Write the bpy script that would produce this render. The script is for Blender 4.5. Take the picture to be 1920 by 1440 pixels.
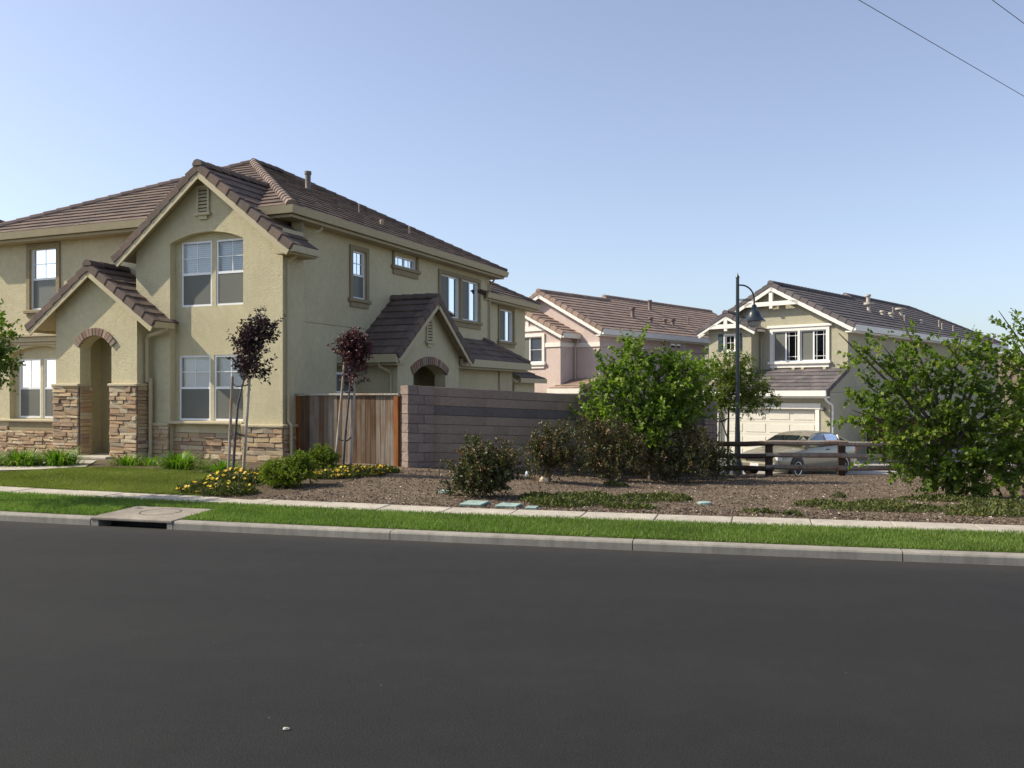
import bpy, bmesh, math, random
import numpy as np
from mathutils import Vector, Matrix
R = math.radians
for o in list(bpy.data.objects):
    bpy.data.objects.remove(o)
scn = bpy.context.scene
COL = scn.collection

# ------------------------------------------------------------------ camera
EYE = 1.9
cam_d = bpy.data.cameras.new('camera')
cam_d.sensor_width = 36.0
cam_d.lens = 36.0 * 1700 / 1920
cam_d.shift_y = 20 / 1920
cam_d.clip_start = 0.05
cam_d.clip_end = 6000
cam = bpy.data.objects.new('camera', cam_d)
cam.location = (0, 0, EYE)
cam.rotation_euler = (R(90), 0, 0)
COL.objects.link(cam)
scn.camera = cam

# ------------------------------------------------------------------ light
SUN_DIR = Vector((2.92, -0.15, -2.46)).normalized()      # the way the light travels
el = math.asin(-SUN_DIR.z)
az = math.atan2(-SUN_DIR.x, -SUN_DIR.y)                  # clockwise from +Y
world = bpy.data.worlds.new('World')
scn.world = world
world.use_nodes = True
wn = world.node_tree
wn.nodes.clear()
sky = wn.nodes.new('ShaderNodeTexSky')
sky.sky_type = 'NISHITA'
sky.sun_disc = False
sky.sun_elevation = el
sky.sun_rotation = az
sky.altitude = 50
sky.air_density = 1.0
sky.dust_density = 1.3
sky.ozone_density = 4.5
bg = wn.nodes.new('ShaderNodeBackground')
bg.inputs[1].default_value = 0.138
wo = wn.nodes.new('ShaderNodeOutputWorld')
hs = wn.nodes.new('ShaderNodeHueSaturation')
hs.inputs['Hue'].default_value = 0.506
hs.inputs['Saturation'].default_value = 0.72      # summer haze washes the blue out a little
wn.links.new(sky.outputs[0], hs.inputs['Color'])
wn.links.new(hs.outputs[0], bg.inputs[0])
wn.links.new(bg.outputs[0], wo.inputs[0])
sl = bpy.data.lights.new('sun', 'SUN')
sl.energy = 4.3
sl.angle = R(0.53)
sl.color = (1.0, 0.91, 0.74)
sun = bpy.data.objects.new('sun', sl)
sun.rotation_euler = SUN_DIR.to_track_quat('-Z', 'Y').to_euler()
sun.location = (-40, 5, 40)
COL.objects.link(sun)
scn.view_settings.view_transform = 'Standard'
scn.view_settings.look = 'None'
scn.view_settings.exposure = 0.5
scn.view_settings.gamma = 1.0
scn.render.engine = 'CYCLES'
scn.cycles.use_denoising = True
scn.cycles.max_bounces = 6
scn.cycles.transparent_max_bounces = 10

# ------------------------------------------------------------------ helpers
def tag(o, label=None, cat=None, group=None, kind=None):
    if label: o['label'] = label
    if cat: o['category'] = cat
    if group: o['group'] = group
    if kind: o['kind'] = kind
    return o

def empty(name, loc=(0, 0, 0), rz=0.0, parent=None):
    o = bpy.data.objects.new(name, None)
    o.empty_display_size = 0.3
    o.location = loc
    o.rotation_euler = (0, 0, rz)
    if parent: o.parent = parent
    COL.objects.link(o)
    return o

class MB:
    def __init__(self):
        self.v = []; self.f = []
    def add(self, vs, fs):
        n = len(self.v)
        self.v += [tuple(p) for p in vs]
        self.f += [tuple(i + n for i in f) for f in fs]
        return self
    def poly(self, pts):
        return self.add(pts, [tuple(range(len(pts)))])
    def hexa(self, c):            # 8 corners: bottom ring then top ring
        return self.add(c, [(3, 2, 1, 0), (4, 5, 6, 7), (0, 1, 5, 4), (1, 2, 6, 5), (2, 3, 7, 6), (3, 0, 4, 7)])
    def box(self, x0, x1, y0, y1, z0, z1, T=None):
        c = [(x0, y0, z0), (x1, y0, z0), (x1, y1, z0), (x0, y1, z0), (x0, y0, z1), (x1, y0, z1), (x1, y1, z1), (x0, y1, z1)]
        if T: c = [T(*p) for p in c]
        return self.hexa(c)
    def obox(self, o, ex, ey, ez, a, b, c):
        o = Vector(o); ex = Vector(ex); ey = Vector(ey); ez = Vector(ez)
        pts = []
        for zz in c:
            for (aa, bb) in ((a[0], b[0]), (a[1], b[0]), (a[1], b[1]), (a[0], b[1])):
                pts.append(o + ex * aa + ey * bb + ez * zz)
        return self.hexa(pts)
    def tube(self, pts, rad, n=8, cap=True):
        pts = [Vector(p) for p in pts]
        if not hasattr(rad, '__len__'): rad = [rad] * len(pts)
        rings = []
        side = None
        for i, p in enumerate(pts):
            d = (pts[min(i + 1, len(pts) - 1)] - pts[max(i - 1, 0)])
            if d.length < 1e-9: d = Vector((0, 0, 1))
            d.normalize()
            if side is None:
                side = d.cross(Vector((0.31, 0.77, 0.11))).normalized()
            else:
                side = (side - d * side.dot(d)).normalized()
            up = d.cross(side)
            rings.append([p + (side * math.cos(2 * math.pi * k / n) + up * math.sin(2 * math.pi * k / n)) * rad[i] for k in range(n)])
        b = len(self.v)
        for r in rings: self.v += [tuple(q) for q in r]
        for i in range(len(rings) - 1):
            for k in range(n):
                self.f.append((b + i * n + k, b + i * n + (k + 1) % n, b + (i + 1) * n + (k + 1) % n, b + (i + 1) * n + k))
        if cap:
            self.f.append(tuple(b + k for k in range(n))[::-1])
            self.f.append(tuple(b + (len(rings) - 1) * n + k for k in range(n)))
        return self
    def lathe(self, prof, n=20, o=(0, 0, 0), ax=(0, 0, 1)):
        ax = Vector(ax).normalized(); s = ax.orthogonal().normalized(); t = ax.cross(s)
        o = Vector(o); b = len(self.v)
        for (r, h) in prof:
            for k in range(n):
                a = 2 * math.pi * k / n
                self.v.append(tuple(o + ax * h + (s * math.cos(a) + t * math.sin(a)) * r))
        for i in range(len(prof) - 1):
            for k in range(n):
                self.f.append((b + i * n + k, b + i * n + (k + 1) % n, b + (i + 1) * n + (k + 1) % n, b + (i + 1) * n + k))
        self.f.append(tuple(b + k for k in range(n))[::-1])
        self.f.append(tuple(b + (len(prof) - 1) * n + k for k in range(n)))
        return self
    def mesh(self, name, mat, smooth=False):
        me = bpy.data.meshes.new(name)
        me.from_pydata(self.v, [], self.f)
        me.update()
        me.materials.append(mat)
        if smooth:
            me.polygons.foreach_set('use_smooth', [True] * len(me.polygons))
            try: me.set_sharp_from_angle(angle=R(40))
            except Exception: pass
        return me
    def build(self, name, mat, parent=None, smooth=False, loc=(0, 0, 0), rz=0):
        return obj(name, self.mesh(name, mat, smooth), parent, loc, rz)

def obj(name, me, parent=None, loc=(0, 0, 0), rz=0):
    o = bpy.data.objects.new(name, me)
    o.location = loc
    o.rotation_euler = (0, 0, rz)
    if parent: o.parent = parent
    COL.objects.link(o)
    return o

def bevel_mesh(me, w, seg=1):
    bm = bmesh.new(); bm.from_mesh(me)
    bmesh.ops.bevel(bm, geom=list(bm.edges), offset=w, segments=seg, affect='EDGES', profile=0.5)
    bm.to_mesh(me); bm.free(); me.update()
    return me

# ------------------------------------------------------------------ materials
def nmat(name):
    m = bpy.data.materials.new(name)
    m.use_nodes = True
    nt = m.node_tree
    p = nt.nodes['Principled BSDF']
    return m, nt, p

def noise(nt, scale, detail=4, rough=0.6, coord='Object', vec=None):
    t = nt.nodes.new('ShaderNodeTexNoise')
    t.inputs['Scale'].default_value = scale
    t.inputs['Detail'].default_value = detail
    t.inputs['Roughness'].default_value = rough
    if vec is None:
        tc = nt.nodes.new('ShaderNodeTexCoord'); vec = tc.outputs[coord]
    nt.links.new(vec, t.inputs['Vector'])
    return t

def ramp(nt, src, stops):
    r = nt.nodes.new('ShaderNodeValToRGB')
    while len(r.color_ramp.elements) < len(stops): r.color_ramp.elements.new(0.5)
    for e, (pos, c) in zip(r.color_ramp.elements, stops):
        e.position = pos
        e.color = (*c, 1) if len(c) == 3 else c
    nt.links.new(src, r.inputs[0])
    return r

def mixc(nt, a, b, fac, mode='MIX'):
    m = nt.nodes.new('ShaderNodeMix'); m.data_type = 'RGBA'; m.blend_type = mode
    for s, i in ((fac, 0), (a, 6), (b, 7)):
        if hasattr(s, 'is_linked') or hasattr(s, 'links'): nt.links.new(s, m.inputs[i])
        else: m.inputs[i].default_value = s if i == 0 else (*s, 1)
    return m.outputs[2]

def bump(nt, p, h, strength, dist=0.01):
    b = nt.nodes.new('ShaderNodeBump')
    b.inputs['Strength'].default_value = strength
    b.inputs['Distance'].default_value = dist
    nt.links.new(h, b.inputs['Height'])
    nt.links.new(b.outputs[0], p.inputs['Normal'])

def plain(name, col, rough=0.6, metal=0.0, var=0.12, scale=6.0, bs=0.0, bscale=60, spec=None):
    m, nt, p = nmat(name)
    n = noise(nt, scale, 5)
    c = ramp(nt, n.outputs['Fac'], [(0.3, tuple(x * (1 - var) for x in col)), (0.7, tuple(min(1, x * (1 + var)) for x in col))])
    nt.links.new(c.outputs[0], p.inputs['Base Color'])
    p.inputs['Roughness'].default_value = rough
    p.inputs['Metallic'].default_value = metal
    if spec is not None: p.inputs['Specular IOR Level'].default_value = spec
    if bs:
        bn = noise(nt, bscale, 3)
        bump(nt, p, bn.outputs['Fac'], bs)
    return m

def stucco(name, col):
    m, nt, p = nmat(name)
    big = noise(nt, 0.9, 5, 0.65)
    tc = nt.nodes.new('ShaderNodeTexCoord')
    mp = nt.nodes.new('ShaderNodeMapping'); mp.inputs['Scale'].default_value = (3.0, 3.0, 0.35)
    nt.links.new(tc.outputs['Object'], mp.inputs[0])
    streak = noise(nt, 1.2, 5, 0.6, vec=mp.outputs[0])
    a = ramp(nt, big.outputs['Fac'], [(0.3, tuple(x * 0.90 for x in col)), (0.72, tuple(x * 1.06 for x in col))])
    b = ramp(nt, streak.outputs['Fac'], [(0.35, (0.955, 0.95, 0.94)), (0.6, (1, 1, 1))])
    m2 = noise(nt, 7.0, 8, 0.75)
    c2 = ramp(nt, m2.outputs['Fac'], [(0.32, (0.90, 0.895, 0.88)), (0.68, (1.05, 1.05, 1.05))])
    xx = mixc(nt, a.outputs[0], b.outputs[0], 0.6, 'MULTIPLY')
    nt.links.new(mixc(nt, xx, c2.outputs[0], 1.0, 'MULTIPLY'), p.inputs['Base Color'])
    p.inputs['Roughness'].default_value = 0.92
    p.inputs['Specular IOR Level'].default_value = 0.2
    f1 = noise(nt, 22, 8, 0.75)
    bump(nt, p, f1.outputs['Fac'], 0.8, 0.03)
    return m

def per_object(name, cols, rough=0.85, bs=0.4, bscale=40, nvar=0.25, nscale=9):
    """colour picked per piece by the object's own random number"""
    m, nt, p = nmat(name)
    oi = nt.nodes.new('ShaderNodeObjectInfo')
    k = len(cols)
    r = ramp(nt, oi.outputs['Random'], [(i / k, c) for i, c in enumerate(cols)])
    r.color_ramp.interpolation = 'CONSTANT'
    n = noise(nt, nscale, 5)
    v = ramp(nt, n.outputs['Fac'], [(0.3, (1 - nvar,) * 3), (0.7, (1.0,) * 3)])
    nt.links.new(mixc(nt, r.outputs[0], v.outputs[0], 1.0, 'MULTIPLY'), p.inputs['Base Color'])
    p.inputs['Roughness'].default_value = rough
    p.inputs['Specular IOR Level'].default_value = 0.25
    bn = noise(nt, bscale, 5)
    bump(nt, p, bn.outputs['Fac'], bs, 0.01)
    return m

def per_face(name, stops, rough=0.85, nvar=0.2, nscale=9, trans=0.0, spec=0.25, bs=0.0):
    """colour by the piece's own 'tint' attribute (joined meshes of many pieces)"""
    m, nt, p = nmat(name)
    at = nt.nodes.new('ShaderNodeAttribute'); at.attribute_name = 'tint'
    r = ramp(nt, at.outputs['Fac'], stops)
    n = noise(nt, nscale, 3)
    v = ramp(nt, n.outputs['Fac'], [(0.3, (1 - nvar,) * 3), (0.7, (1.0,) * 3)])
    c = mixc(nt, r.outputs[0], v.outputs[0], 1.0, 'MULTIPLY')
    nt.links.new(c, p.inputs['Base Color'])
    p.inputs['Roughness'].default_value = rough
    p.inputs['Specular IOR Level'].default_value = spec
    if bs:
        bn = noise(nt, 40, 4)
        bump(nt, p, bn.outputs['Fac'], bs, 0.01)
    if trans:
        t = nt.nodes.new('ShaderNodeBsdfTranslucent')
        g = nt.nodes.new('ShaderNodeMix'); g.data_type = 'RGBA'; g.blend_type = 'MULTIPLY'
        g.inputs[0].default_value = 1
        nt.links.new(c, g.inputs[6]); g.inputs[7].default_value = (1.0, 1.25, 0.55, 1)
        nt.links.new(g.outputs[2], t.inputs[0])
        ms = nt.nodes.new('ShaderNodeMixShader'); ms.inputs[0].default_value = trans
        nt.links.new(p.outputs[0], ms.inputs[1]); nt.links.new(t.outputs[0], ms.inputs[2])
        nt.links.new(ms.outputs[0], nt.nodes['Material Output'].inputs[0])
    return m

def glass_mat(name, tint, gloss, rough=0.02):
    m, nt, p = nmat(name)
    nt.nodes.remove(p)
    tr = nt.nodes.new('ShaderNodeBsdfTransparent'); tr.inputs[0].default_value = (*tint, 1)
    gl = nt.nodes.new('ShaderNodeBsdfGlossy'); gl.inputs[0].default_value = (0.9, 0.95, 1, 1); gl.inputs['Roughness'].default_value = rough
    lw = nt.nodes.new('ShaderNodeLayerWeight'); lw.inputs[0].default_value = gloss
    ms = nt.nodes.new('ShaderNodeMixShader')
    nt.links.new(lw.outputs['Fresnel'], ms.inputs[0])
    nt.links.new(tr.outputs[0], ms.inputs[1]); nt.links.new(gl.outputs[0], ms.inputs[2])
    nt.links.new(ms.outputs[0], nt.nodes['Material Output'].inputs[0])
    return m

def screen_mat(name, col, fac):
    m, nt, p = nmat(name)
    p.inputs['Base Color'].default_value = (*col, 1); p.inputs['Roughness'].default_value = 0.8
    tr = nt.nodes.new('ShaderNodeBsdfTransparent')
    ms = nt.nodes.new('ShaderNodeMixShader'); ms.inputs[0].default_value = fac
    nt.links.new(tr.outputs[0], ms.inputs[1]); nt.links.new(p.outputs[0], ms.inputs[2])
    nt.links.new(ms.outputs[0], nt.nodes['Material Output'].inputs[0])
    return m

M = {}
M['stucco1'] = stucco('cream_stucco', (0.595, 0.53, 0.345))
M['stucco2'] = stucco('pink_stucco', (0.64, 0.52, 0.47))
M['stucco3'] = stucco('sage_stucco', (0.44, 0.41, 0.30))
M['stucco4'] = stucco('tan_stucco', (0.45, 0.38, 0.28))
M['trim1'] = stucco('taupe_trim', (0.33, 0.27, 0.165))
M['cast1'] = stucco('cream_cast_trim', (0.56, 0.48, 0.32))
M['fascia1'] = plain('tan_fascia_paint', (0.45, 0.38, 0.23), 0.55, var=0.06)
M['soffit1'] = plain('tan_soffit_paint', (0.40, 0.34, 0.21), 0.7, var=0.06)
M['white'] = plain('white_paint', (0.78, 0.75, 0.68), 0.5, var=0.05)
M['vinyl'] = plain('white_vinyl', (0.80, 0.80, 0.80), 0.35, var=0.03)
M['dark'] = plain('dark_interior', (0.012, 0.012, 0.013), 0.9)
M['deck'] = plain('roof_underlay', (0.05, 0.04, 0.035), 0.95)
tile_cols = [(0.175, 0.128, 0.102), (0.15, 0.112, 0.092), (0.20, 0.146, 0.115), (0.165, 0.128, 0.108), (0.138, 0.105, 0.088)]
M['tile'] = per_object('brown_concrete_tile', tile_cols, 0.9, 0.5, 30)
M['tilef'] = per_face('brown_concrete_tile_field', [(0, tile_cols[4]), (0.35, tile_cols[1]), (0.65, tile_cols[0]), (1, tile_cols[2])], 0.9, bs=0.4)
tile2 = [(0.33, 0.235, 0.18), (0.28, 0.20, 0.158), (0.37, 0.265, 0.205), (0.30, 0.22, 0.178)]
M['tile2'] = per_object('tan_concrete_tile', tile2, 0.9, 0.5, 30)
M['tilef2'] = per_face('tan_concrete_tile_field', [(0, tile2[1]), (0.4, tile2[3]), (0.7, tile2[0]), (1, tile2[2])], 0.9, bs=0.4)
tile3 = [(0.145, 0.125, 0.125), (0.12, 0.105, 0.108), (0.17, 0.145, 0.14), (0.13, 0.118, 0.12)]
M['tile3'] = per_object('grey_concrete_tile', tile3, 0.9, 0.5, 30)
M['tilef3'] = per_face('grey_concrete_tile_field', [(0, tile3[1]), (0.4, tile3[3]), (0.7, tile3[0]), (1, tile3[2])], 0.9, bs=0.4)
M['cap'] = per_object('pale_brown_ridge_tile', [(0.24, 0.18, 0.15), (0.20, 0.152, 0.13), (0.27, 0.205, 0.17)], 0.9, 0.5, 30)
M['stone'] = per_object('ledgestone', [(0.52, 0.39, 0.23), (0.47, 0.31, 0.185), (0.42, 0.295, 0.185), (0.58, 0.46, 0.295), (0.50, 0.355, 0.215), (0.45, 0.365, 0.255), (0.55, 0.40, 0.235), (0.36, 0.25, 0.165), (0.62, 0.51, 0.345)], 0.9, 0.7, 26, 0.35, 6)
M['stonef'] = per_face('ledgestone_field', [(0, (0.36, 0.25, 0.165)), (0.3, (0.47, 0.31, 0.185)), (0.6, (0.52, 0.39, 0.23)), (1, (0.62, 0.51, 0.345))], 0.9, 0.35, 6, bs=0.6)
M['grout'] = plain('stone_grout', (0.13, 0.10, 0.075), 0.95)
M['brick'] = per_object('arch_brick', [(0.33, 0.225, 0.165), (0.25, 0.165, 0.125), (0.43, 0.32, 0.235), (0.31, 0.24, 0.19), (0.34, 0.205, 0.15)], 0.9, 0.6, 30)
M['blind'] = plain('white_blind', (0.86, 0.87, 0.88), 0.6, var=0.03)
M['glass'] = glass_mat('window_glass', (0.96, 0.98, 0.98), 0.245)
M['glassd'] = glass_mat('window_glass_dark', (0.50, 0.55, 0.55), 0.30)
M['screen'] = screen_mat('insect_screen', (0.20, 0.205, 0.175), 0.62)
M['asph'] = None

# ------------------------------------------------------------------ street frame and terrain
A_ST = R(15.1)
ES = Vector((math.cos(A_ST), -math.sin(A_ST))); ET = Vector((math.sin(A_ST), math.cos(A_ST)))
O_ST = Vector((-1.0, 11.70))
def bow(s):
    a = abs(s)
    return 0.0029 * a * a if a < 12 else 0.0029 * 144 + 0.0696 * (a - 12) * 0.6
def K(s, t):
    p = O_ST + ES * s + ET * (t + bow(s))
    return p.x, p.y
def st_of(X, Y):
    d = Vector((X, Y)) - O_ST
    s = d.dot(ES)
    return s, d.dot(ET) - bow(s)
def sm(x):
    x = max(0.0, min(1.0, x)); return x * x * (3 - 2 * x)
def zf(X, Y):
    zl = 0.2 + 0.14 * sm((Y - 13) / 7)
    zr = 0.2 - 0.5 * max(0, min(1, (Y - 11.5) / 13.5)) - 0.48 * sm((Y - 25) / 2.6)
    w = sm((X + 3) / 8)
    z = zl * (1 - w) + zr * w
    s, t = st_of(X, Y)
    e = walk_t(s) + WALK_W
    if t < e + 1.4: z = 0.19 + (z - 0.19) * sm((t - e) / 1.4)
    return z
def walk_t(s):             # front edge of the pavement, measured from the kerb face
    return 1.30 + (0.055 * -s if s < 0 else 0.0)
WALK_W = 0.66
STRIP_Z = 0.125
def walk_z(s): return 0.19

# ------------------------------------------------------------------ ground materials
def asphalt_mat():
    m, nt, p = nmat('asphalt')
    tc = nt.nodes.new('ShaderNodeTexCoord')
    mp = nt.nodes.new('ShaderNodeMapping'); mp.inputs['Rotation'].default_value = (0, 0, A_ST); mp.inputs['Scale'].default_value = (0.12, 0.9, 1)
    nt.links.new(tc.outputs['Object'], mp.inputs[0])
    big = noise(nt, 1.0, 5, 0.6, vec=mp.outputs[0])
    med = noise(nt, 2.6, 8, 0.75)
    fine = noise(nt, 95, 4, 0.85)
    a = ramp(nt, big.outputs['Fac'], [(0.3, (0.0235, 0.0228, 0.0215)), (0.7, (0.028, 0.0272, 0.0256))])
    b = ramp(nt, med.outputs['Fac'], [(0.3, (0.86, 0.86, 0.86)), (0.7, (1.10, 1.10, 1.10))])
    c = ramp(nt, fine.outputs['Fac'], [(0.34, (0.25, 0.25, 0.25)), (0.52, (0.95, 0.95, 0.95)), (0.66, (2.4, 2.35, 2.25))])
    x = mixc(nt, a.outputs[0], b.outputs[0], 1.0, 'MULTIPLY')
    x = mixc(nt, x, c.outputs[0], 0.8, 'MULTIPLY')
    mr = nt.nodes.new('ShaderNodeMapping'); mr.inputs['Rotation'].default_value = (0, 0, A_ST)
    nt.links.new(tc.outputs['Object'], mr.inputs[0])
    sx = nt.nodes.new('ShaderNodeSeparateXYZ'); nt.links.new(mr.outputs[0], sx.inputs[0])
    gm = nt.nodes.new('ShaderNodeMapRange'); gm.inputs[1].default_value = -1.0; gm.inputs[2].default_value = 11.1
    nt.links.new(sx.outputs[1], gm.inputs[0])
    lane = ramp(nt, gm.outputs[0], [(0.0, (1.0, 1.0, 1.0)), (0.50, (0.98, 0.98, 0.98)), (0.60, (1.10, 1.10, 1.09)), (0.68, (0.97, 0.97, 0.97)), (0.80, (1.08, 1.08, 1.09)), (0.90, (1.02, 1.02, 1.04)), (0.955, (1.18, 1.18, 1.2)), (0.992, (1.75, 1.68, 1.58))])
    x = mixc(nt, x, lane.outputs[0], 1.0, 'MULTIPLY')
    v = nt.nodes.new('ShaderNodeTexVoronoi'); v.inputs['Scale'].default_value = 7.0
    nt.links.new(tc.outputs['Object'], v.inputs['Vector'])
    sp = ramp(nt, v.outputs['Distance'], [(0.022, (1, 1, 1)), (0.035, (0, 0, 0))])
    wn_ = nt.nodes.new('ShaderNodeSeparateColor'); nt.links.new(v.outputs['Color'], wn_.inputs[0])
    th = nt.nodes.new('ShaderNodeMath'); th.operation = 'GREATER_THAN'; th.inputs[1].default_value = 0.90
    nt.links.new(wn_.outputs[0], th.inputs[0])
    ml = nt.nodes.new('ShaderNodeMath'); ml.operation = 'MULTIPLY'
    nt.links.new(sp.outputs[0], ml.inputs[0]); nt.links.new(th.outputs[0], ml.inputs[1])
    x = mixc(nt, x, (0.30, 0.28, 0.25), ml.outputs[0])
    nt.links.new(x, p.inputs['Base Color'])
    p.inputs['Roughness'].default_value = 0.85
    p.inputs['Specular IOR Level'].default_value = 0.22
    bump(nt, p, fine.outputs['Fac'], 0.9, 0.012)
    return m
M['asph'] = asphalt_mat()

def concrete_mat(name, col, var=0.24):
    m, nt, p = nmat(name)
    a = noise(nt, 1.6, 6, 0.65); f = noise(nt, 55, 4, 0.7)
    r1 = ramp(nt, a.outputs['Fac'], [(0.3, tuple(x * (1 - var) for x in col)), (0.7, tuple(x * (1 + var * 0.6) for x in col))])
    r2 = ramp(nt, f.outputs['Fac'], [(0.3, (0.82, 0.82, 0.82)), (0.6, (1, 1, 1))])
    tc = nt.nodes.new('ShaderNodeTexCoord')
    mp = nt.nodes.new('ShaderNodeMapping'); mp.inputs['Scale'].default_value = (9, 9, 0.8)
    nt.links.new(tc.outputs['Object'], mp.inputs[0])
    s = noise(nt, 1.0, 4, 0.6, vec=mp.outputs[0])
    r3 = ramp(nt, s.outputs['Fac'], [(0.33, (0.72, 0.70, 0.67)), (0.55, (1, 1, 1))])
    x = mixc(nt, r1.outputs[0], r2.outputs[0], 0.7, 'MULTIPLY')
    x = mixc(nt, x, r3.outputs[0], 0.7, 'MULTIPLY')
    nt.links.new(x, p.inputs['Base Color'])
    p.inputs['Roughness'].default_value = 0.88
    bump(nt, p, f.outputs['Fac'], 0.3, 0.01)
    return m
M['walk'] = concrete_mat('pale_concrete', (0.47, 0.42, 0.34))
M['kerb'] = concrete_mat('kerb_concrete', (0.30, 0.275, 0.23))
M['drain'] = concrete_mat('stained_concrete', (0.285, 0.245, 0.195), 0.35)
M['rearc'] = concrete_mat('rear_concrete', (0.40, 0.38, 0.36))

def dirt_mat(name, c1, c2, c3, scale=24):
    m, nt, p = nmat(name)
    a = noise(nt, 0.7, 5, 0.6); f = noise(nt, scale, 6, 0.75)
    r = ramp(nt, f.outputs['Fac'], [(0.28, c1), (0.5, c2), (0.72, c3)])
    b = ramp(nt, a.outputs['Fac'], [(0.3, (0.8, 0.8, 0.8)), (0.7, (1.1, 1.08, 1.05))])
    nt.links.new(mixc(nt, r.outputs[0], b.outputs[0], 1.0, 'MULTIPLY'), p.inputs['Base Color'])
    p.inputs['Roughness'].default_value = 0.95
    p.inputs['Specular IOR Level'].default_value = 0.1
    bump(nt, p, f.outputs['Fac'], 0.8, 0.03)
    return m
M['mulch'] = dirt_mat('bark_mulch', (0.065, 0.047, 0.033), (0.165, 0.125, 0.09), (0.29, 0.228, 0.17))
M['soil'] = dirt_mat('dark_soil', (0.045, 0.033, 0.023), (0.12, 0.09, 0.062), (0.20, 0.155, 0.11))
M['turf'] = dirt_mat('turf_base', (0.06, 0.09, 0.016), (0.10, 0.14, 0.026), (0.14, 0.175, 0.04), 30)
M['field'] = dirt_mat('dry_ground', (0.10, 0.085, 0.05), (0.17, 0.14, 0.09), (0.22, 0.19, 0.12), 3)
M['hill'] = dirt_mat('dry_hillside', (0.13, 0.10, 0.075), (0.165, 0.13, 0.095), (0.20, 0.16, 0.118), 0.03)

# ------------------------------------------------------------------ ground, road, kerb, pavement
def sheet(name, pts_fn, ns, nt_, mat, kind='structure'):
    mb = MB()
    for i in range(ns + 1):
        for j in range(nt_ + 1):
            mb.v.append(pts_fn(i / ns, j / nt_))
    for i in range(ns):
        for j in range(nt_):
            a = i * (nt_ + 1) + j
            mb.f.append((a, a + nt_ + 1, a + nt_ + 2, a + 1))
    return tag(mb.build(name, mat, smooth=True), kind=kind)

tag(MB().poly([(-2500, -1500, -0.95), (2500, -1500, -0.95), (2500, 4500, -0.95), (-2500, 4500, -0.95)]).build('ground', M['field']), kind='structure')
S0, S1 = -40.0, 46.0
def road_pt(a, b):
    s = S0 + (S1 - S0) * a; x, y = K(s, -19 + 19.05 * b); return (x, y, 0.0)
sheet('road', road_pt, 60, 4, M['asph'])

# one terrain sheet of mulch behind the pavement, down to the rear street
def bed_pt(a, b):
    s = -38 + 84 * a
    t0 = walk_t(s) + WALK_W - 0.05
    t = t0 + (19.5 - t0) * b ** 1.15
    x, y = K(s, t)
    z = zf(x, y)
    z += 0.012 * math.sin(x * 3.1 + y * 1.7) * math.sin(y * 2.3 - x * 0.9) * min(1, b * 20) * sm((x + 4.2) / 1.5)
    if b == 0: z = 0.17
    return (x, y, z)
sheet('mulch_bed', bed_pt, 150, 90, M['mulch'])
def strip_pt(a, b):
    s = S0 + (S1 - S0) * a; t = 0.16 + (walk_t(s) + 0.03 - 0.16) * b
    x, y = K(s, t); return (x, y, STRIP_Z + (0.178 - STRIP_Z) * b)
sheet('parkway_strip', strip_pt, 120, 4, M['turf'])

DR0, DR1 = -5.33, -3.92          # storm drain along the kerb
kerb = tag(empty('kerb'), kind='structure')
joints = [DR1 + 0.0, -0.62, 2.55, 5.62, 8.7, 11.8, 14.9, 18.0, 24.0, 32.0, 44.0]
left_j = [DR0, -8.45, -11.5, -14.6, -20.0, -30.0, -39.0]
segs = list(zip(joints[:-1], joints[1:])) + list(zip(left_j[1:], left_j[:-1]))
KP = [(0.0, -0.05), (0.0, 0.085), (0.012, 0.105), (0.032, 0.115), (0.19, 0.12), (0.19, -0.05)]
def kerb_piece(s0, s1, prof=KP):
    mb = MB(); n = max(2, int((s1 - s0) / 0.5)); k = len(prof)
    for i in range(n + 1):
        s = s0 + 0.006 + (s1 - s0 - 0.012) * i / n
        for (t, z) in prof:
            x, y = K(s, t); mb.v.append((x, y, z))
    for i in range(n):
        for j in range(k - 1):
            a = i * k + j; mb.f.append((a, a + k, a + k + 1, a + 1))
    mb.f.append(tuple(range(k))); mb.f.append(tuple(n * k + j for j in range(k))[::-1])
    return mb.build('kerb_stone', M['kerb'], kerb)
for a, b in segs: kerb_piece(a, b)

walk = tag(empty('pavement'), kind='structure')
s = -30.3
rng = random.Random(5)
while s < 40:
    L = 1.03
    mb = MB(); dz = rng.uniform(-0.003, 0.003)
    g = 0.006
    c = []
    for zz in (0.05, None):
        for (ss, tt) in ((s + g, 0), (s + L - g, 0), (s + L - g, WALK_W), (s + g, WALK_W)):
            x, y = K(ss, walk_t(ss) + tt)
            c.append((x, y, 0.05 if zz is not None else walk_z(ss) + dz + (0.008 if tt else 0)))
    mb.hexa(c)
    me = mb.mesh('slab', M['walk'])
    bevel_mesh(me, 0.008)
    obj('slab', me, walk)
    s += L

# storm drain inlet: concrete lid slab, throat with dark pit, manhole ring
dr = empty('storm_drain')
tag(dr, 'concrete storm drain inlet with a dark slot set in the kerb', 'storm drain')
def sbox(mb, s0, s1, t0, t1, z0, z1, z1b=None):
    c = []
    for zz in (0, 1):
        for (ss, tt) in ((s0, t0), (s1, t0), (s1, t1), (s0, t1)):
            x, y = K(ss, tt)
            c.append((x, y, (z0 if not zz else (z1 if (tt == t0 or z1b is None) else z1b))))
    return mb.hexa(c)
me = sbox(MB(), DR0 + .01, DR1 - .01, -0.012, 1.02, 0.085, 0.128, 0.166).mesh('lid_slab', M['drain']); bevel_mesh(me, 0.012, 2); obj('lid_slab', me, dr)
sbox(MB(), DR0 + .01, DR0 + .14, 0.0, 0.3, -0.2, 0.083).build('side_wall', M['kerb'], dr)
sbox(MB(), DR1 - .10, DR1 - .01, 0.0, 0.3, -0.2, 0.083).build('side_wall', M['kerb'], dr)
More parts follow.
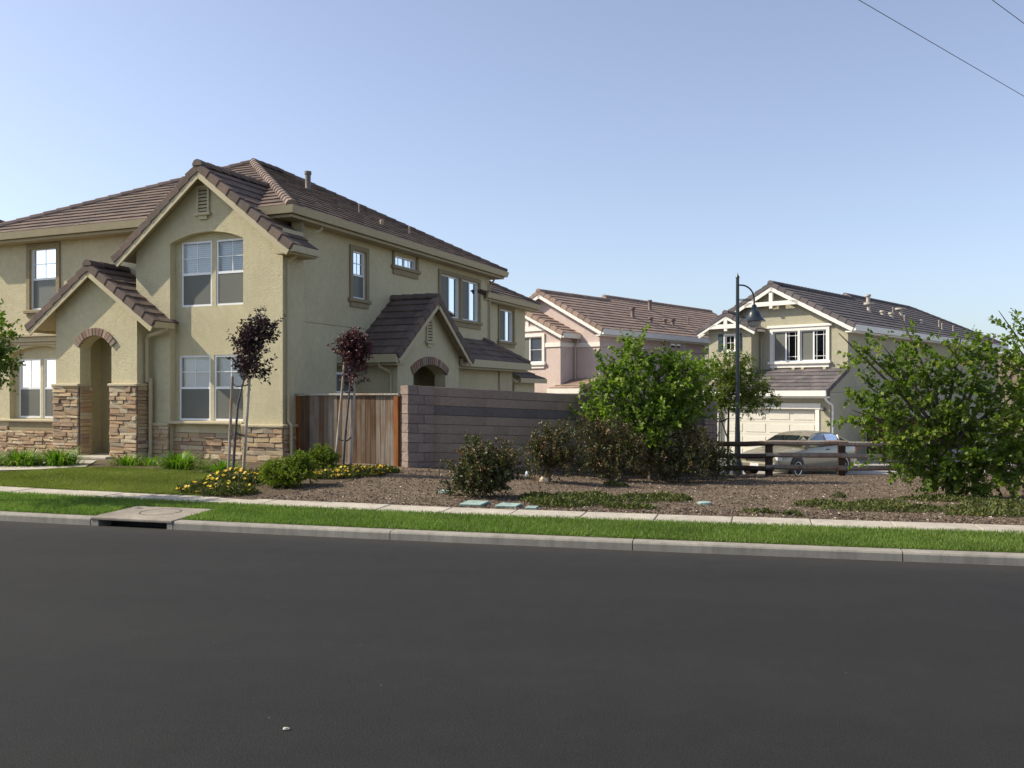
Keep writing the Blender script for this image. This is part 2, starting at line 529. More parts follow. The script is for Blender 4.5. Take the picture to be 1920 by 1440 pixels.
sbox(MB(), DR0 + .141, DR1 - .101, 0.28, 0.33, -0.3, 0.083).build('back_wall', M['dark'], dr)
sbox(MB(), DR0 + .141, DR1 - .101, 0.002, 0.279, -0.3, -0.02).build('pit_floor', M['dark'], dr)
mb = MB(); n = 40
cx, cy = K((DR0 + DR1) / 2 + 0.05, 0.60)
for rr, k in ((0.284, 0), (0.30, 1)):
    for i in range(n):
        a = 2 * math.pi * i / n
        X, Y = cx + rr * math.cos(a), cy + rr * math.sin(a)
        _, tt = st_of(X, Y)
        mb.v.append((X, Y, 0.128 + (0.038) * (tt + 0.012) / 1.032 + 0.003))
for i in range(n): mb.f.append((i, (i + 1) % n, n + (i + 1) % n, n + i))
mb.build('manhole_ring', plain('iron_ring', (0.05, 0.045, 0.04), 0.7), dr)

# lawn and front path
def lawn_poly(name, pts, mat, dz, kind='structure', step=0.35):
    """flat outline filled with a grid that follows the terrain"""
    xs = [p[0] for p in pts]; ys = [p[1] for p in pts]
    bm = bmesh.new()
    vs = [bm.verts.new((p[0], p[1], 0)) for p in pts]
    bm.faces.new(vs)
    for ax, lo, hi in ((0, min(xs), max(xs)), (1, min(ys), max(ys))):
        c = lo + step
        while c < hi:
            co = (c, 0, 0) if ax == 0 else (0, c, 0); no = (1, 0, 0) if ax == 0 else (0, 1, 0)
            bmesh.ops.bisect_plane(bm, geom=bm.verts[:] + bm.edges[:] + bm.faces[:], plane_co=co, plane_no=no)
            c += step
    for v in bm.verts: v.co.z = zf(v.co.x, v.co.y) + dz
    me = bpy.data.meshes.new(name); bm.to_mesh(me); bm.free(); me.materials.append(mat)
    me.polygons.foreach_set('use_smooth', [True] * len(me.polygons))
    return tag(obj(name, me), kind=kind)
def walk_back(s): return K(s, walk_t(s) + WALK_W + 0.002)
LAWN = [walk_back(-26 + 0.5 * q) for q in range(43)] + [(-5.35, 16.2), (-5.6, 17.4), (-6.3, 18.3), (-7.4, 18.9), (-8.6, 19.3), (-9.25, 19.15), (-9.9, 18.55), (-11.0, 18.25), (-14, 18.6), (-20, 21), (-26, 22)]
lawn_poly('lawn', LAWN, M['turf'], 0.012)
PATH = [(-9.15, 19.45), (-9.85, 18.85), (-10.9, 18.55), (-14, 18.9), (-20, 21.3), (-20, 22.3), (-14, 19.9), (-11.2, 19.4), (-10.6, 19.7), (-10.75, 21.6), (-9.75, 21.3)]
lawn_poly('front_path', PATH, M['walk'], 0.02)
BED = [(-5.3, 15.2), (-4.2, 14.7), (-3.2, 16.5), (-2.7, 18.4), (-2.75, 19.6), (-5.0, 20.9), (-8.5, 21.9), (-9.7, 21.25), (-9.1, 19.42), (-8.5, 19.36), (-7.3, 18.95), (-6.2, 18.36), (-5.5, 17.45), (-5.25, 16.2)]
lawn_poly('planting_bed', BED, M['soil'], 0.006)
# rear street and driveway beyond the bank
def rear_pt(a, b): return (1 + 25 * a, 27.6 + 40 * b, -0.745)
sheet('rear_street', rear_pt, 20, 24, M['rearc'])
# hillside far off
mb = MB(); nx, ny = 50, 14
for i in range(nx + 1):
    for j in range(ny + 1):
        x = 150 + 900 * i / nx; y = 620 + 900 * j / ny
        h = 52 * math.exp(-((x - 470) / 130) ** 2) * math.sin(min(1, j / ny * 1.6) * math.pi / 2) + 30 * math.exp(-((x - 760) / 240) ** 2) * min(1, j / ny * 2)
        mb.v.append((x, y, -1.2 + h * (1 + 0.12 * math.sin(x * 0.05) * math.cos(y * 0.02))))
for i in range(nx):
    for j in range(ny):
        a = i * (ny + 1) + j; mb.f.append((a, a + ny + 1, a + ny + 2, a + 1))
tag(mb.build('hills', M['hill'], smooth=True), kind='structure')

# ------------------------------------------------------------------ house helpers
def FR(y0): return lambda u, d, z: (u, y0 - d, z)          # wall facing -y (street front)
def SD(x0): return lambda u, d, z: (x0 + d, u, z)          # wall facing +x (right side)
def SL(x0): return lambda u, d, z: (x0 - d, u, z)          # wall facing -x
def BK(y0): return lambda u, d, z: (u, y0 + d, z)

def wall(name, parent, T, outer, holes, mat, depth=0.2):
    """wall face with real openings and their reveals"""
    bm = bmesh.new()
    edges = []
    for loop in [outer] + holes:
        vs = [bm.verts.new(T(u, 0, z)) for (u, z) in loop]
        for i in range(len(vs)): edges.append(bm.edges.new((vs[i], vs[(i + 1) % len(vs)])))
    bmesh.ops.triangle_fill(bm, use_beauty=True, use_dissolve=False, edges=edges)
    for loop in holes:
        for i in range(len(loop)):
            (u0, z0), (u1, z1) = loop[i], loop[(i + 1) % len(loop)]
            bm.faces.new([bm.verts.new(T(*q)) for q in ((u0, 0, z0), (u1, 0, z1), (u1, -depth, z1), (u0, -depth, z0))])
    me = bpy.data.meshes.new(name); bm.to_mesh(me); bm.free(); me.materials.append(mat)
    return obj(name, me, parent)

def rect(u0, u1, z0, z1): return [(u0, z0), (u1, z0), (u1, z1), (u0, z1)]
def arched(u0, u1, z0, zs, zt, n=14):
    """opening with a segmental arch: spring height zs, crown zt"""
    w = (u1 - u0) / 2; h = zt - zs; r = (w * w + h * h) / (2 * h); c = (u0 + u1) / 2; zc = zt - r
    a0 = math.asin(w / r)
    return [(u0, z0), (u1, z0)] + [(c + r * math.sin(a0 - 2 * a0 * i / n), zc + r * math.cos(a0 - 2 * a0 * i / n)) for i in range(n + 1)]

def add_tint(me, arr):
    at = me.attributes.new('tint', 'FLOAT', 'FACE'); at.data.foreach_set('value', arr)

def slab(parent, name, pts, nrm, th, mat):
    n = Vector(nrm).normalized() * -th
    k = len(pts); mb = MB()
    P = [Vector(p) for p in pts]
    mb.v = [tuple(p) for p in P] + [tuple(p + n) for p in P]
    mb.f = [tuple(range(k)), tuple(range(k, 2 * k))[::-1]] + [(i, k + i, k + (i + 1) % k, (i + 1) % k) for i in range(k)]
    return mb.build(name, mat, parent)

def a_range(poly, b):
    xs = []
    for i in range(len(poly)):
        (a0, b0), (a1, b1) = poly[i], poly[(i + 1) % len(poly)]
        if abs(b1 - b0) < 1e-6:
            if abs(b - b0) < 1e-4: xs += [a0, a1]
            continue
        t = (b - b0) / (b1 - b0)
        if -1e-6 <= t <= 1 + 1e-6: xs.append(a0 + (a1 - a0) * t)
    return (min(xs), max(xs)) if xs else None

def roof_plane(house, p0, along, inward, pitch, poly, mats, single=False, seed=1, row=0.36, tw=0.335, deck=True, dth=0.10, dmat=None):
    """tiled slope. poly is in (metres along the eave, metres up the slope)"""
    p0 = Vector(p0); ex = Vector(along).normalized()
    up = (Vector(inward).normalized() + Vector((0, 0, pitch))).normalized()
    nz = ex.cross(up)
    if nz.z < 0: nz = -nz
    rg = random.Random(seed)
    bmax = max(b for a, b in poly)
    nrow = max(1, int(round(bmax / row))); rh = bmax / nrow
    joint = MB(); tint = []
    off = nz * 0.0
    for r in range(nrow):
        b0, b1 = r * rh, (r + 1) * rh
        A0 = a_range(poly, b0 + 1e-4); A1 = a_range(poly, b1 - 1e-4)
        if not A0 or not A1: continue
        lo = min(A0[0], A1[0]); hi = max(A0[1], A1[1])
        k = math.floor(lo / tw) - 1
        sh = (0.5 * tw if r % 2 else 0) + rg.uniform(-0.02, 0.02)
        while k * tw + sh < hi:
            x0, x1 = k * tw + sh + 0.004, (k + 1) * tw + sh - 0.004
            k += 1
            q = [max(x0, A0[0]), min(x1, A0[1]), min(x1, A1[1]), max(x0, A1[0])]
            if q[1] <= q[0] and q[2] <= q[3]: continue
            if q[1] < q[0]: q[0] = q[1] = (A0[0] if x1 < (A0[0] + A0[1]) / 2 else A0[1])
            if q[2] < q[3]: q[2] = q[3] = (A1[0] if x1 < (A1[0] + A1[1]) / 2 else A1[1])
            j = rg.uniform(-0.004, 0.004)
            hl, hu = 0.052 + j, 0.014
            bl = b0 - 0.035 + rg.uniform(-0.004, 0.004)
            c = []
            for (a_, b_, h_) in ((q[0], bl, 0.016), (q[1], bl, 0.016), (q[2], b1, 0.001), (q[3], b1, 0.001), (q[0], bl, hl), (q[1], bl, hl), (q[2], b1, hu), (q[3], b1, hu)):
                c.append(p0 + ex * a_ + up * b_ + nz * (h_ + 0.003))
            if single:
                MB().hexa(c).build('roof_tile', mats[0], house)
            else:
                joint.hexa(c); tint += [rg.random()] * 6
    if not single and joint.v:
        me = joint.mesh('roof_tiles', mats[1]); add_tint(me, tint)
        tag(obj('roof_tiles', me, house), kind='stuff')
    if deck:
        slab(house, 'roof_deck', [p0 + ex * a + up * b for a, b in poly], nz, dth, dmat or M['deck'])
    return ex, up, nz

def cap_run(house, pA, pB, mat, w=0.26, h=0.10, step=0.36, name='ridge_tile'):
    pA = Vector(pA); pB = Vector(pB); d = (pB - pA); L = d.length; d.normalize()
    n = max(1, int(round(L / step))); st = L / n
    side = d.cross(Vector((0, 0, 1))).normalized(); up = side.cross(d)
    if up.z < 0: up = -up
    for i in range(n):
        o = pA + d * (i * st)
        mb = MB()
        prof = [(-w / 2, -0.05), (-w / 2, 0.0), (-w * 0.32, h * 0.72), (0, h), (w * 0.32, h * 0.72), (w / 2, 0.0), (w / 2, -0.05)]
        k = len(prof)
        for (l, rise, sc) in ((-0.03, 0.022, 1.06), (st, 0.0, 0.94)):
            for (a, b) in prof: mb.v.append(tuple(o + d * l + side * a * sc + up * (b + rise)))
        mb.f = [(j, j + 1, k + j + 1, k + j) for j in range(k - 1)] + [tuple(range(k))[::-1], tuple(range(k, 2 * k))]
        mb.build(name, mat, house)

def rake_run(house, pA, pB, out, mat, step=0.37, w=0.17, drop=0.13, name='rake_tile'):
    """edge tiles from the eave end pA up to the peak pB; out = horizontal direction away from the roof"""
    pA = Vector(pA); pB = Vector(pB); d = (pB - pA); L = d.length; d.normalize()
    out = Vector(out).normalized(); up = out.cross(d)
    if up.z < 0: up = -up
    n = max(1, int(round(L / step))); st = L / n
    for i in range(n):
        o = pA + d * (i * st)
        c = []
        for b in (-drop, 0.055):
            for (a, k_, r) in ((-0.04, 0.03, 0.028), (-0.04, 0.03 - w, 0.028), (st + 0.0, 0.012 - w, 0.0), (st + 0.0, 0.012, 0.0)):
                c.append(o + d * a + out * k_ + up * (b + r))
        me = MB().hexa(c).mesh(name, mat); bevel_mesh(me, 0.012)
        obj(name, me, house)

def trim_bar(house, name, p, q, out, h, w, mat, drop=0.0):
    """bar with its top edge along p-q, h deep, standing w out from p-q"""
    p = Vector(p); q = Vector(q); out = Vector(out).normalized(); d = (q - p)
    L = d.length; d.normalize(); up = out.cross(d)
    if up.z < 0: up = -up
    return MB().obox(p, d, out, up, (0, L), (0, w), (-h - drop, -drop)).build(name, mat, house)

def window(house, T, u0, u1, z0, z1, kind='hung', rec=0.06, bl=True, grid=(2, 2), screen=True, fw=0.045, fm=None, dark=False, blind_drop=1.0, half_blind=None):
    """a framed window inside an opening: frame > sash rail, panes, glazing bars, blind"""
    fm = fm or M['vinyl']; d0, d1 = -rec - 0.05, -rec + 0.015
    mb = MB()
    mb.box(u0, u1, d0, d1, z0, z0 + fw, T).box(u0, u1, d0, d1, z1 - fw, z1, T)
    mb.box(u0, u0 + fw, d0, d1, z0 + fw, z1 - fw, T).box(u1 - fw, u1, d0, d1, z0 + fw, z1 - fw, T)
    win = mb.build('window', fm, house)
    iu0, iu1, iz0, iz1 = u0 + fw, u1 - fw, z0 + fw, z1 - fw
    zm = (iz0 + iz1) / 2; um = (iu0 + iu1) / 2
    gm = M['glassd'] if dark else M['glass']
    dg = -rec - 0.03
    def pane(a, b, c, e, dd=0.0): MB().box(a, b, dg - 0.006 + dd, dg + dd, c, e, T).build('pane', gm, win)
    if kind == 'hung':
        MB().box(iu0, iu1, d0 + 0.01, d1 - 0.004, zm - 0.028, zm + 0.028, T).build('sash_rail', fm, win)
        pane(iu0, iu1, iz0, zm - 0.028); pane(iu0, iu1, zm + 0.028, iz1, 0.012)
        cells = [(iu0, iu1, zm + 0.028, iz1)]
        scr = (iu0, iu1, iz0, zm - 0.028)
    elif kind == 'slide':
        MB().box(um - 0.03, um + 0.03, d0 + 0.01, d1 - 0.004, iz0, iz1, T).build('sash_rail', fm, win)
        pane(iu0, um - 0.03, iz0, iz1, 0.012); pane(um + 0.03, iu1, iz0, iz1)
        cells = [(iu0, um - 0.03, iz0, iz1), (um + 0.03, iu1, iz0, iz1)]
        scr = (iu0, um - 0.03, iz0, iz1)
    else:
        pane(iu0, iu1, iz0, iz1); cells = [(iu0, iu1, iz0, iz1)]; scr = None
    if grid:
        for (a, b, c, e) in cells:
            g = MB()
            if grid == 'prairie':
                us = (a + (b - a) * 0.2, a + (b - a) * 0.8); zs = (c + (e - c) * 0.13, c + (e - c) * 0.87)
            else:
                us = [a + (b - a) * i / grid[0] for i in range(1, grid[0])]; zs = [c + (e - c) * i / grid[1] for i in range(1, grid[1])]
            for u in us: g.box(u - 0.009, u + 0.009, dg + 0.0135, dg + 0.021, c, e, T)
            for z in zs: g.box(a, b, dg + 0.0215, dg + 0.027, z - 0.009, z + 0.009, T)
            if g.v: g.build('glazing_bar', fm, win)
    if screen and scr:
        MB().box(scr[0], scr[1], dg + 0.03, dg + 0.033, scr[2], scr[3], T).build('insect_screen', M['screen'], win)
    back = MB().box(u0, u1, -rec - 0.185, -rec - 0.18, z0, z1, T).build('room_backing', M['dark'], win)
    if bl:
        b0, b1 = (iu0, iu1)
        if half_blind == 'right': b0 = um
        if half_blind == 'left': b1 = um
        mb = MB(); z = iz1
        zl = iz1 - (iz1 - iz0) * blind_drop
        while z > zl + 0.01:
            zz = max(zl, z - 0.05)
            q = [T(b0, -rec - 0.14, z), T(b1, -rec - 0.14, z), T(b1, -rec - 0.10, zz - 0.004), T(b0, -rec - 0.10, zz - 0.004)]
            mb.poly(q)
            z -= 0.05
        mb.build('blind', M['blind'], win)
    return win

def surround(house, T, u0, u1, z0, z1, w, d, mat, sill=True, sw=0.10, sd=0.09, apron=0.0, name='window_trim', top=True):
    mb = MB()
    mb.box(u0 - w, u0 - 0.002, 0.002, d, z0, z1 + w, T); mb.box(u1 + 0.002, u1 + w, 0.002, d, z0, z1 + w, T)
    if top: mb.box(u0, u1, 0.002, d, z1 + 0.002, z1 + w, T)
    mb.build(name, mat, house)
    if sill:
        me = MB().box(u0 - w - 0.07, u1 + w + 0.07, 0.002, sd, z0 - sw, z0 - 0.002, T).mesh('window_sill', mat)
        bevel_mesh(me, 0.02, 2); obj('window_sill', me, house)
    if apron:
        MB().box(u0 - w + 0.02, u1 + w - 0.02, 0.002, d, z0 - sw - apron, z0 - sw - 0.002, T).build('sill_apron', mat, house)

STONES = []
def stone_variants():
    rg = random.Random(77)
    for k in range(7):
        me = MB().box(0, 1, 0, 1, 0, 1).mesh('stone', M['stone'])
        bm = bmesh.new(); bm.from_mesh(me)
        for v in bm.verts:
            v.co.x += rg.uniform(-0.02, 0.02)
            v.co.z += rg.uniform(-0.07, 0.05) if v.co.z > .5 else rg.uniform(-0.03, 0.07)
            if v.co.y > 0.5: v.co.y += rg.uniform(-0.35, 0.2)
        bmesh.ops.bevel(bm, geom=[e for e in bm.edges if all(v.co.y > 0.3 for v in e.verts)], offset=0.07, segments=1, affect='EDGES', clamp_overlap=True)
        bm.to_mesh(me); bm.free(); STONES.append(me)
stone_variants()
def stone_panel(house, T, u0, u1, z0, z1, seed, hrow=(0.06, 0.125), wst=(0.19, 0.5), d=0.055, joined=False):
    """dry-stacked ledgestone: every stone a piece; T maps (u, depth out, z)"""
    MB().box(u0, u1, 0.001, 0.022, z0, z1, T).build('stone_backing', M['grout'], house)
    rg = random.Random(seed)
    O = Vector(T(0, 0, 0)); eu = Vector(T(1, 0, 0)) - O; ed = Vector(T(0, 1, 0)) - O; ez = Vector((0, 0, 1))
    jm = MB(); jt = []
    z = z0
    while z < z1 - 0.03:
        h = min(rg.uniform(*hrow), z1 - z)
        if z1 - z - h < 0.05: h = z1 - z
        u = u0
        while u < u1 - 0.02:
            w = min(rg.uniform(*wst), u1 - u)
            if u1 - u - w < 0.1: w = u1 - u
            me = rg.choice(STONES)
            dd = d * rg.uniform(0.75, 1.35)
            P = Vector(T(u + 0.004, 0.012, z + 0.003))
            m = Matrix((eu * (w - 0.008), ed * dd, ez * (h - 0.006))).transposed().to_4x4()
            m.translation = P
            if joined:
                jm.add([m @ v.co for v in me.vertices], [tuple(p.vertices) for p in me.polygons]); jt += [rg.random()] * len(me.polygons)
            else:
                o = bpy.data.objects.new('stone', me); o.parent = house
                o.matrix_local = m
                COL.objects.link(o)
            u += w
        z += h
    if joined:
        me = jm.mesh('stones', M['stonef']); add_tint(me, jt); tag(obj('stones', me, house), kind='stuff')

def brick_arch(house, T, u0, u1, zs, zt, th, n, d=0.05):
    w = (u1 - u0) / 2; h = zt - zs; r = (w * w + h * h) / (2 * h); c = (u0 + u1) / 2; zc = zt - r
    a0 = math.asin(min(1, w / r)) * 1.06
    for i in range(n):
        a = -a0 + 2 * a0 * i / n + 0.006; b = -a0 + 2 * a0 * (i + 1) / n - 0.006
        cs = []
        for dd in (-0.05, d):
            for (ang, rr) in ((a, r), (b, r), (b, r + th), (a, r + th)):
                cs.append(T(c + rr * math.sin(ang), dd + (0.004 * ((i * 7) % 3) if dd > 0 else 0), zc + rr * math.cos(ang)))
        me = MB().hexa(cs).mesh('arch_brick', M['brick']); bevel_mesh(me, 0.006)
        obj('arch_brick', me, house)

def louvre_vent(house, T, u, z0, z1, w, mat, tm, n=7):
    v = MB().box(u - w / 2, u + w / 2, 0.002, 0.012, z0, z1, T)
    f = v.build('gable_vent', M['dark'], house)
    mb = MB().box(u - w / 2 - 0.05, u - w / 2, 0.002, 0.05, z0, z1 + 0.05, T).box(u + w / 2, u + w / 2 + 0.05, 0.002, 0.05, z0, z1 + 0.05, T).box(u - w / 2, u + w / 2, 0.002, 0.05, z1, z1 + 0.05, T)
    mb.build('vent_frame', tm, f)
    for i in range(n):
        zc = z0 + (z1 - z0) * (i + 0.5) / n; hh = (z1 - z0) / n
        c = [T(*q) for q in ((u - w / 2, 0.014, zc + hh * .45), (u + w / 2, 0.014, zc + hh * .45), (u + w / 2, 0.045, zc - hh * .2), (u - w / 2, 0.045, zc - hh * .2), (u - w / 2, 0.014, zc + hh * .45 + .012), (u + w / 2, 0.014, zc + hh * .45 + .012), (u + w / 2, 0.045, zc - hh * .2 + .012), (u - w / 2, 0.045, zc - hh * .2 + .012))]
        MB().hexa(c).build('slat', mat, f)
    me = MB().box(u - w / 2 - 0.1, u + w / 2 + 0.1, 0.002, 0.09, z0 - 0.085, z0 - 0.004, T).mesh('vent_sill', tm); bevel_mesh(me, 0.02, 2); obj('vent_sill', me, f)
    MB().box(u - w / 2 + 0.01, u + w / 2 - 0.01, 0.002, 0.05, z0 - 0.17, z0 - 0.087, T).build('vent_apron', tm, f)

def downspout(house, pts, mat, w=0.07):
    """square-ish pipe along the points"""
    mb = MB().tube(pts, w / 2, 6)
    return mb.build('downspout', mat, house)

def vent_pipe(house, p, h, r, mat, capr=None):
    mb = MB().lathe([(r * 1.9, -0.12), (r * 1.05, 0.05), (r, 0.06), (r, h - 0.1), (capr or r * 1.25, h - 0.09), (capr or r * 1.25, h), (0.001, h + 0.02)], 14, p)
    return mb.build('vent_pipe', mat, house, smooth=True)

# ------------------------------------------------------------------ the cream corner house
def world_xy(o, a, x, y):
    a = R(a); return (o[0] + x * math.cos(a) + y * math.sin(a), o[1] - x * math.sin(a) + y * math.cos(a))
A1 = 22.9; O1 = (-5.236, 20.7)
h1 = empty('stucco_house', (O1[0], O1[1], 0), -R(A1))
tag(h1, 'cream two-storey stucco house with stone-faced entry and brown tiled roof', 'house')
G1 = 0.15       # walls run down into the ground
S_ = M['stucco1']; TL = (M['tile'], M['tilef'])
# front gable wing, x -4.4..0, wall at y=0, arched niche recessed behind it
gp, gz, gx = 0.775, 7.29, -2.2
def rk(x, off=0.14): return gz - gp * abs(x - gx) - off
NI = arched(-3.32, -1.12, G1, 5.56, 5.78, 18)
wall('wall', h1, FR(0.0), [(-4.4, G1), (-0.0, G1), (0.0, rk(0)), (gx, rk(gx)), (-4.4, rk(-4.4))], [NI], S_, 0.18)
W_up = [(-3.13, -2.20), (-2.07, -1.14)]
nh = [rect(a, b, 4.03, 5.60) for a, b in W_up] + [rect(a, b, 1.28, 2.85) for a, b in ((-3.2, -2.24), (-2.13, -1.17))]
wall('wall', h1, FR(0.18), rect(-3.36, -1.08, G1, 5.82), nh, S_, 0.24)
for a, b in W_up: window(h1, FR(0.18), a, b, 4.03, 5.60, rec=0.03)
for a, b in ((-3.2, -2.24), (-2.13, -1.17)): window(h1, FR(0.18), a, b, 1.28, 2.85, rec=0.03)
wall('wall', h1, SD(0.0), rect(0.0, 0.80, G1, 5.72), [], S_)
wall('wall', h1, BK(0.80), rect(-0.35, 0.0, G1, 6.0), [], S_)
# stone wainscot of the wing with its cream cap moulding
def cap_mould(T, u0, u1, z, d=0.10, h=0.075):
    me = MB().box(u0, u1, 0.001, d, z, z + h, T).mesh('cap_moulding', M['cast1']); bevel_mesh(me, 0.022, 2); obj('cap_moulding', me, h1)
cap_mould(FR(0.0), -1.12, 0.10, 1.14); cap_mould(SD(0.0), -0.1, 0.46, 1.141)
cap_mould(FR(0.0), -3.90, -3.32, 1.14); cap_mould(FR(0.18), -3.32, -1.12, 1.19, 0.22)
stone_panel(h1, FR(0.0), -1.12, 0.05, 0.22, 1.14, 1)
stone_panel(h1, SD(0.0), -0.02, 0.42, 0.22, 1.14, 2)
stone_panel(h1, FR(0.0), -3.93, -3.32, 0.22, 1.14, 3)
stone_panel(h1, FR(0.18), -3.32, -1.12, 0.22, 0.98, 4)
MB().box(-3.30, -1.60, 0.001, 0.03, 0.985, 1.188, FR(0.18)).build('sill_apron', S_, h1)
louvre_vent(h1, FR(0.0), -2.28, 6.24, 6.82, 0.27, M['fascia1'], S_)
# its roof
OH = 0.30
roof_plane(h1, (0.4, -OH, rk(0.4, 0.0)), (0, 1, 0), (-1, 0, 0), gp, [(0, 0), (1.05, 0), (1.05, 1.1), (2.85, 3.29), (0, 3.29)], TL, True, 11, dmat=M['soffit1'])
roof_plane(h1, (-4.8, -OH, rk(-4.8, 0.0)), (0, 1, 0), (1, 0, 0), gp, [(0, 0), (0.9, 0), (0.9, 1.0), (2.85, 3.29), (0, 3.29)], TL, False, 12, dmat=M['soffit1'])
cap_run(h1, (gx, -OH, gz + 0.02), (gx, 2.5, gz + 0.02), M['tile'])
rake_run(h1, (0.44, -OH, rk(0.44, 0)), (gx, -OH, gz), (0, -1, 0), M['tile'])
rake_run(h1, (-4.84, -OH, rk(-4.84, 0)), (gx, -OH, gz), (0, -1, 0), M['tile'])
trim_bar(h1, 'barge_board', (0.42, -OH, rk(0.42, 0.09)), (gx, -OH, rk(gx, 0.09)), (0, 1, 0), 0.17, 0.035, M['fascia1'])
trim_bar(h1, 'barge_board', (-4.82, -OH, rk(-4.82, 0.09)), (gx, -OH, rk(gx, 0.09)), (0, 1, 0), 0.17, 0.035, M['fascia1'])
MB().box(0.395, 0.50, -OH + 0.02, 0.78, rk(0.4, 0) - 0.16, rk(0.4, 0) - 0.01).build('gutter', M['fascia1'], h1)
MB().box(0.0, 0.394, -OH + 0.04, 0.76, rk(0.4, 0) - 0.20, rk(0.4, 0) - 0.165).build('soffit', M['soffit1'], h1)
downspout(h1, [(0.44, 0.12, 5.22), (0.40, 0.12, 5.14), (0.14, 0.12, 4.98), (0.075, 0.12, 4.88), (0.075, 0.12, 1.30), (0.17, 0.10, 1.2), (0.17, 0.10, 0.3)], M['fascia1'], 0.075)

# main body: front wall y=.6, side wall x=-.3, hip roof
XL, XR, YF, YB, ZE, PM = -10.9, 0.1, 0.2, 12.6, 6.25, 0.51
hw = (XR - XL) / 2; AX = (XL + XR) / 2; ZR = ZE + PM * hw; YA = YF + hw; YBk = YB - hw
NL = arched(-9.6, -7.3, 1.05, 3.02, 3.22, 14)
wall('wall', h1, FR(0.6), rect(-10.5, -4.4, G1, 6.06), [rect(-8.78, -7.80, 4.20, 5.86), NL], S_, 0.16)
wall('wall', h1, FR(0.76), rect(-9.65, -7.25, 1.0, 3.26), [rect(-9.44, -8.60, 1.27, 2.88), rect(-8.50, -7.66, 1.27, 2.88)], S_, 0.24)
window(h1, FR(0.6), -8.78, -7.80, 4.20, 5.86, rec=0.05)
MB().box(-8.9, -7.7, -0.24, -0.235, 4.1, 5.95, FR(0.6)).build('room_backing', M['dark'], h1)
for a, b in ((-9.44, -8.60), (-8.50, -7.66)): window(h1, FR(0.76), a, b, 1.27, 2.88, rec=0.03)
surround(h1, FR(0.6), -8.78, -7.80, 4.20, 5.84, 0.13, 0.045, M['trim1'], apron=0.10)
for zz, hh, dd in ((3.46, 0.09, 0.16), (3.33, 0.129, 0.10), (3.25, 0.079, 0.05)):
    me = MB().box(-10.4, -6.7, 0.002, dd, zz, zz + hh, FR(0.6)).mesh('shelf_moulding', M['cast1']); bevel_mesh(me, 0.015, 2); obj('shelf_moulding', me, h1)
cap_mould(FR(0.6), -10.4, -6.7, 1.16); 
stone_panel(h1, FR(0.6), -10.4, -9.62, 0.22, 1.04, 5, joined=True)
stone_panel(h1, FR(0.6), -9.62, -6.68, 0.22, 0.92, 6, joined=True)
MB().box(-9.6, -6.7, 0.001, 0.03, 0.925, 1.158, FR(0.6)).build('sill_apron', M['trim1'], h1)
SW1 = (3.33, 3.99, 4.45, 5.72); SW2 = (5.51, 6.80, 5.60, 5.90); SW3 = (8.35, 9.72, 4.38, 5.72); SW4 = (9.88, 11.2, 4.38, 5.72); SW5 = (2.62, 3.36, 1.95, 2.95)
wall('wall', h1, SD(-0.3), rect(0.8, 12.1, G1, 6.06), [rect(*w) for w in (SW1, SW2, SW3, SW4, SW5)], S_, 0.24)
window(h1, SD(-0.3), *SW1, rec=0.05); window(h1, SD(-0.3), *SW2, kind='slide', rec=0.05, screen=False, bl=False, grid=(2, 1), dark=True)
window(h1, SD(-0.3), *SW3, kind='slide', rec=0.05, grid=None, half_blind='right'); window(h1, SD(-0.3), *SW4, kind='slide', rec=0.05, grid=None, half_blind='right')
window(h1, SD(-0.3), *SW5, kind='hung', rec=0.05, grid=None)
surround(h1, SD(-0.3), *SW1, 0.13, 0.045, M['trim1'], apron=0.13)
surround(h1, SD(-0.3), SW2[0], SW2[1], SW2[2], SW2[3], 0.11, 0.045, M['trim1'], apron=0.15, top=False)
surround(h1, SD(-0.3), SW3[0], SW4[1], SW3[2], SW3[3], 0.13, 0.045, M['trim1'], apron=0.15)
MB().box(SW3[1] + 0.002, SW4[0] - 0.002, 0.002, 0.045, SW3[2], SW3[3], SD(-0.3)).build('window_trim', M['trim1'], h1)
MB().box(2.5, 3.48, 0.002, 0.07, 1.85, 1.945, SD(-0.3)).build('window_sill', M['white'], h1)
wall('wall', h1, BK(12.1), rect(-10.5, -0.3, G1, 6.06), [], S_)
wall('wall', h1, SL(-10.5), rect(0.6, 12.1, G1, 6.06), [], S_)
MB().box(0.802, 12.09, 0.001, 0.006, 3.66, 3.675, SD(-0.3)).build('control_joint', M['trim1'], h1)
# roof slopes of the main hip
sl_ = math.sqrt(1 + PM * PM)
roof_plane(h1, (XR, YF, ZE), (0, 1, 0), (-1, 0, 0), PM, [(0, 0), (YB - YF, 0), (YBk - YF, hw * sl_), (YA - YF, hw * sl_)], TL, False, 21)
roof_plane(h1, (XL, YF, ZE), (1, 0, 0), (0, 1, 0), PM, [(0, 0), (XR - XL, 0), (hw, hw * sl_)], TL, False, 22)
roof_plane(h1, (XL, YF, ZE), (0, 1, 0), (1, 0, 0), PM, [(0, 0), (YB - YF, 0), (YBk - YF, hw * sl_), (YA - YF, hw * sl_)], TL, False, 23)
roof_plane(h1, (XL, YB, ZE), (1, 0, 0), (0, -1, 0), PM, [(0, 0), (XR - XL, 0), (hw, hw * sl_)], TL, False, 24)
U = 0.03
cap_run(h1, (XR, YF, ZE + U), (AX, YA, ZR + U), M['cap']); cap_run(h1, (XL, YF, ZE + U), (AX, YA, ZR + U), M['cap'])
cap_run(h1, (XR, YB, ZE + U), (AX, YBk, ZR + U), M['tile']); cap_run(h1, (AX, YA, ZR + U + .01), (AX, YBk, ZR + U + .01), M['tile'])
cap_run(h1, (XL, YB, ZE + U), (AX, YBk, ZR + U), M['tile'])
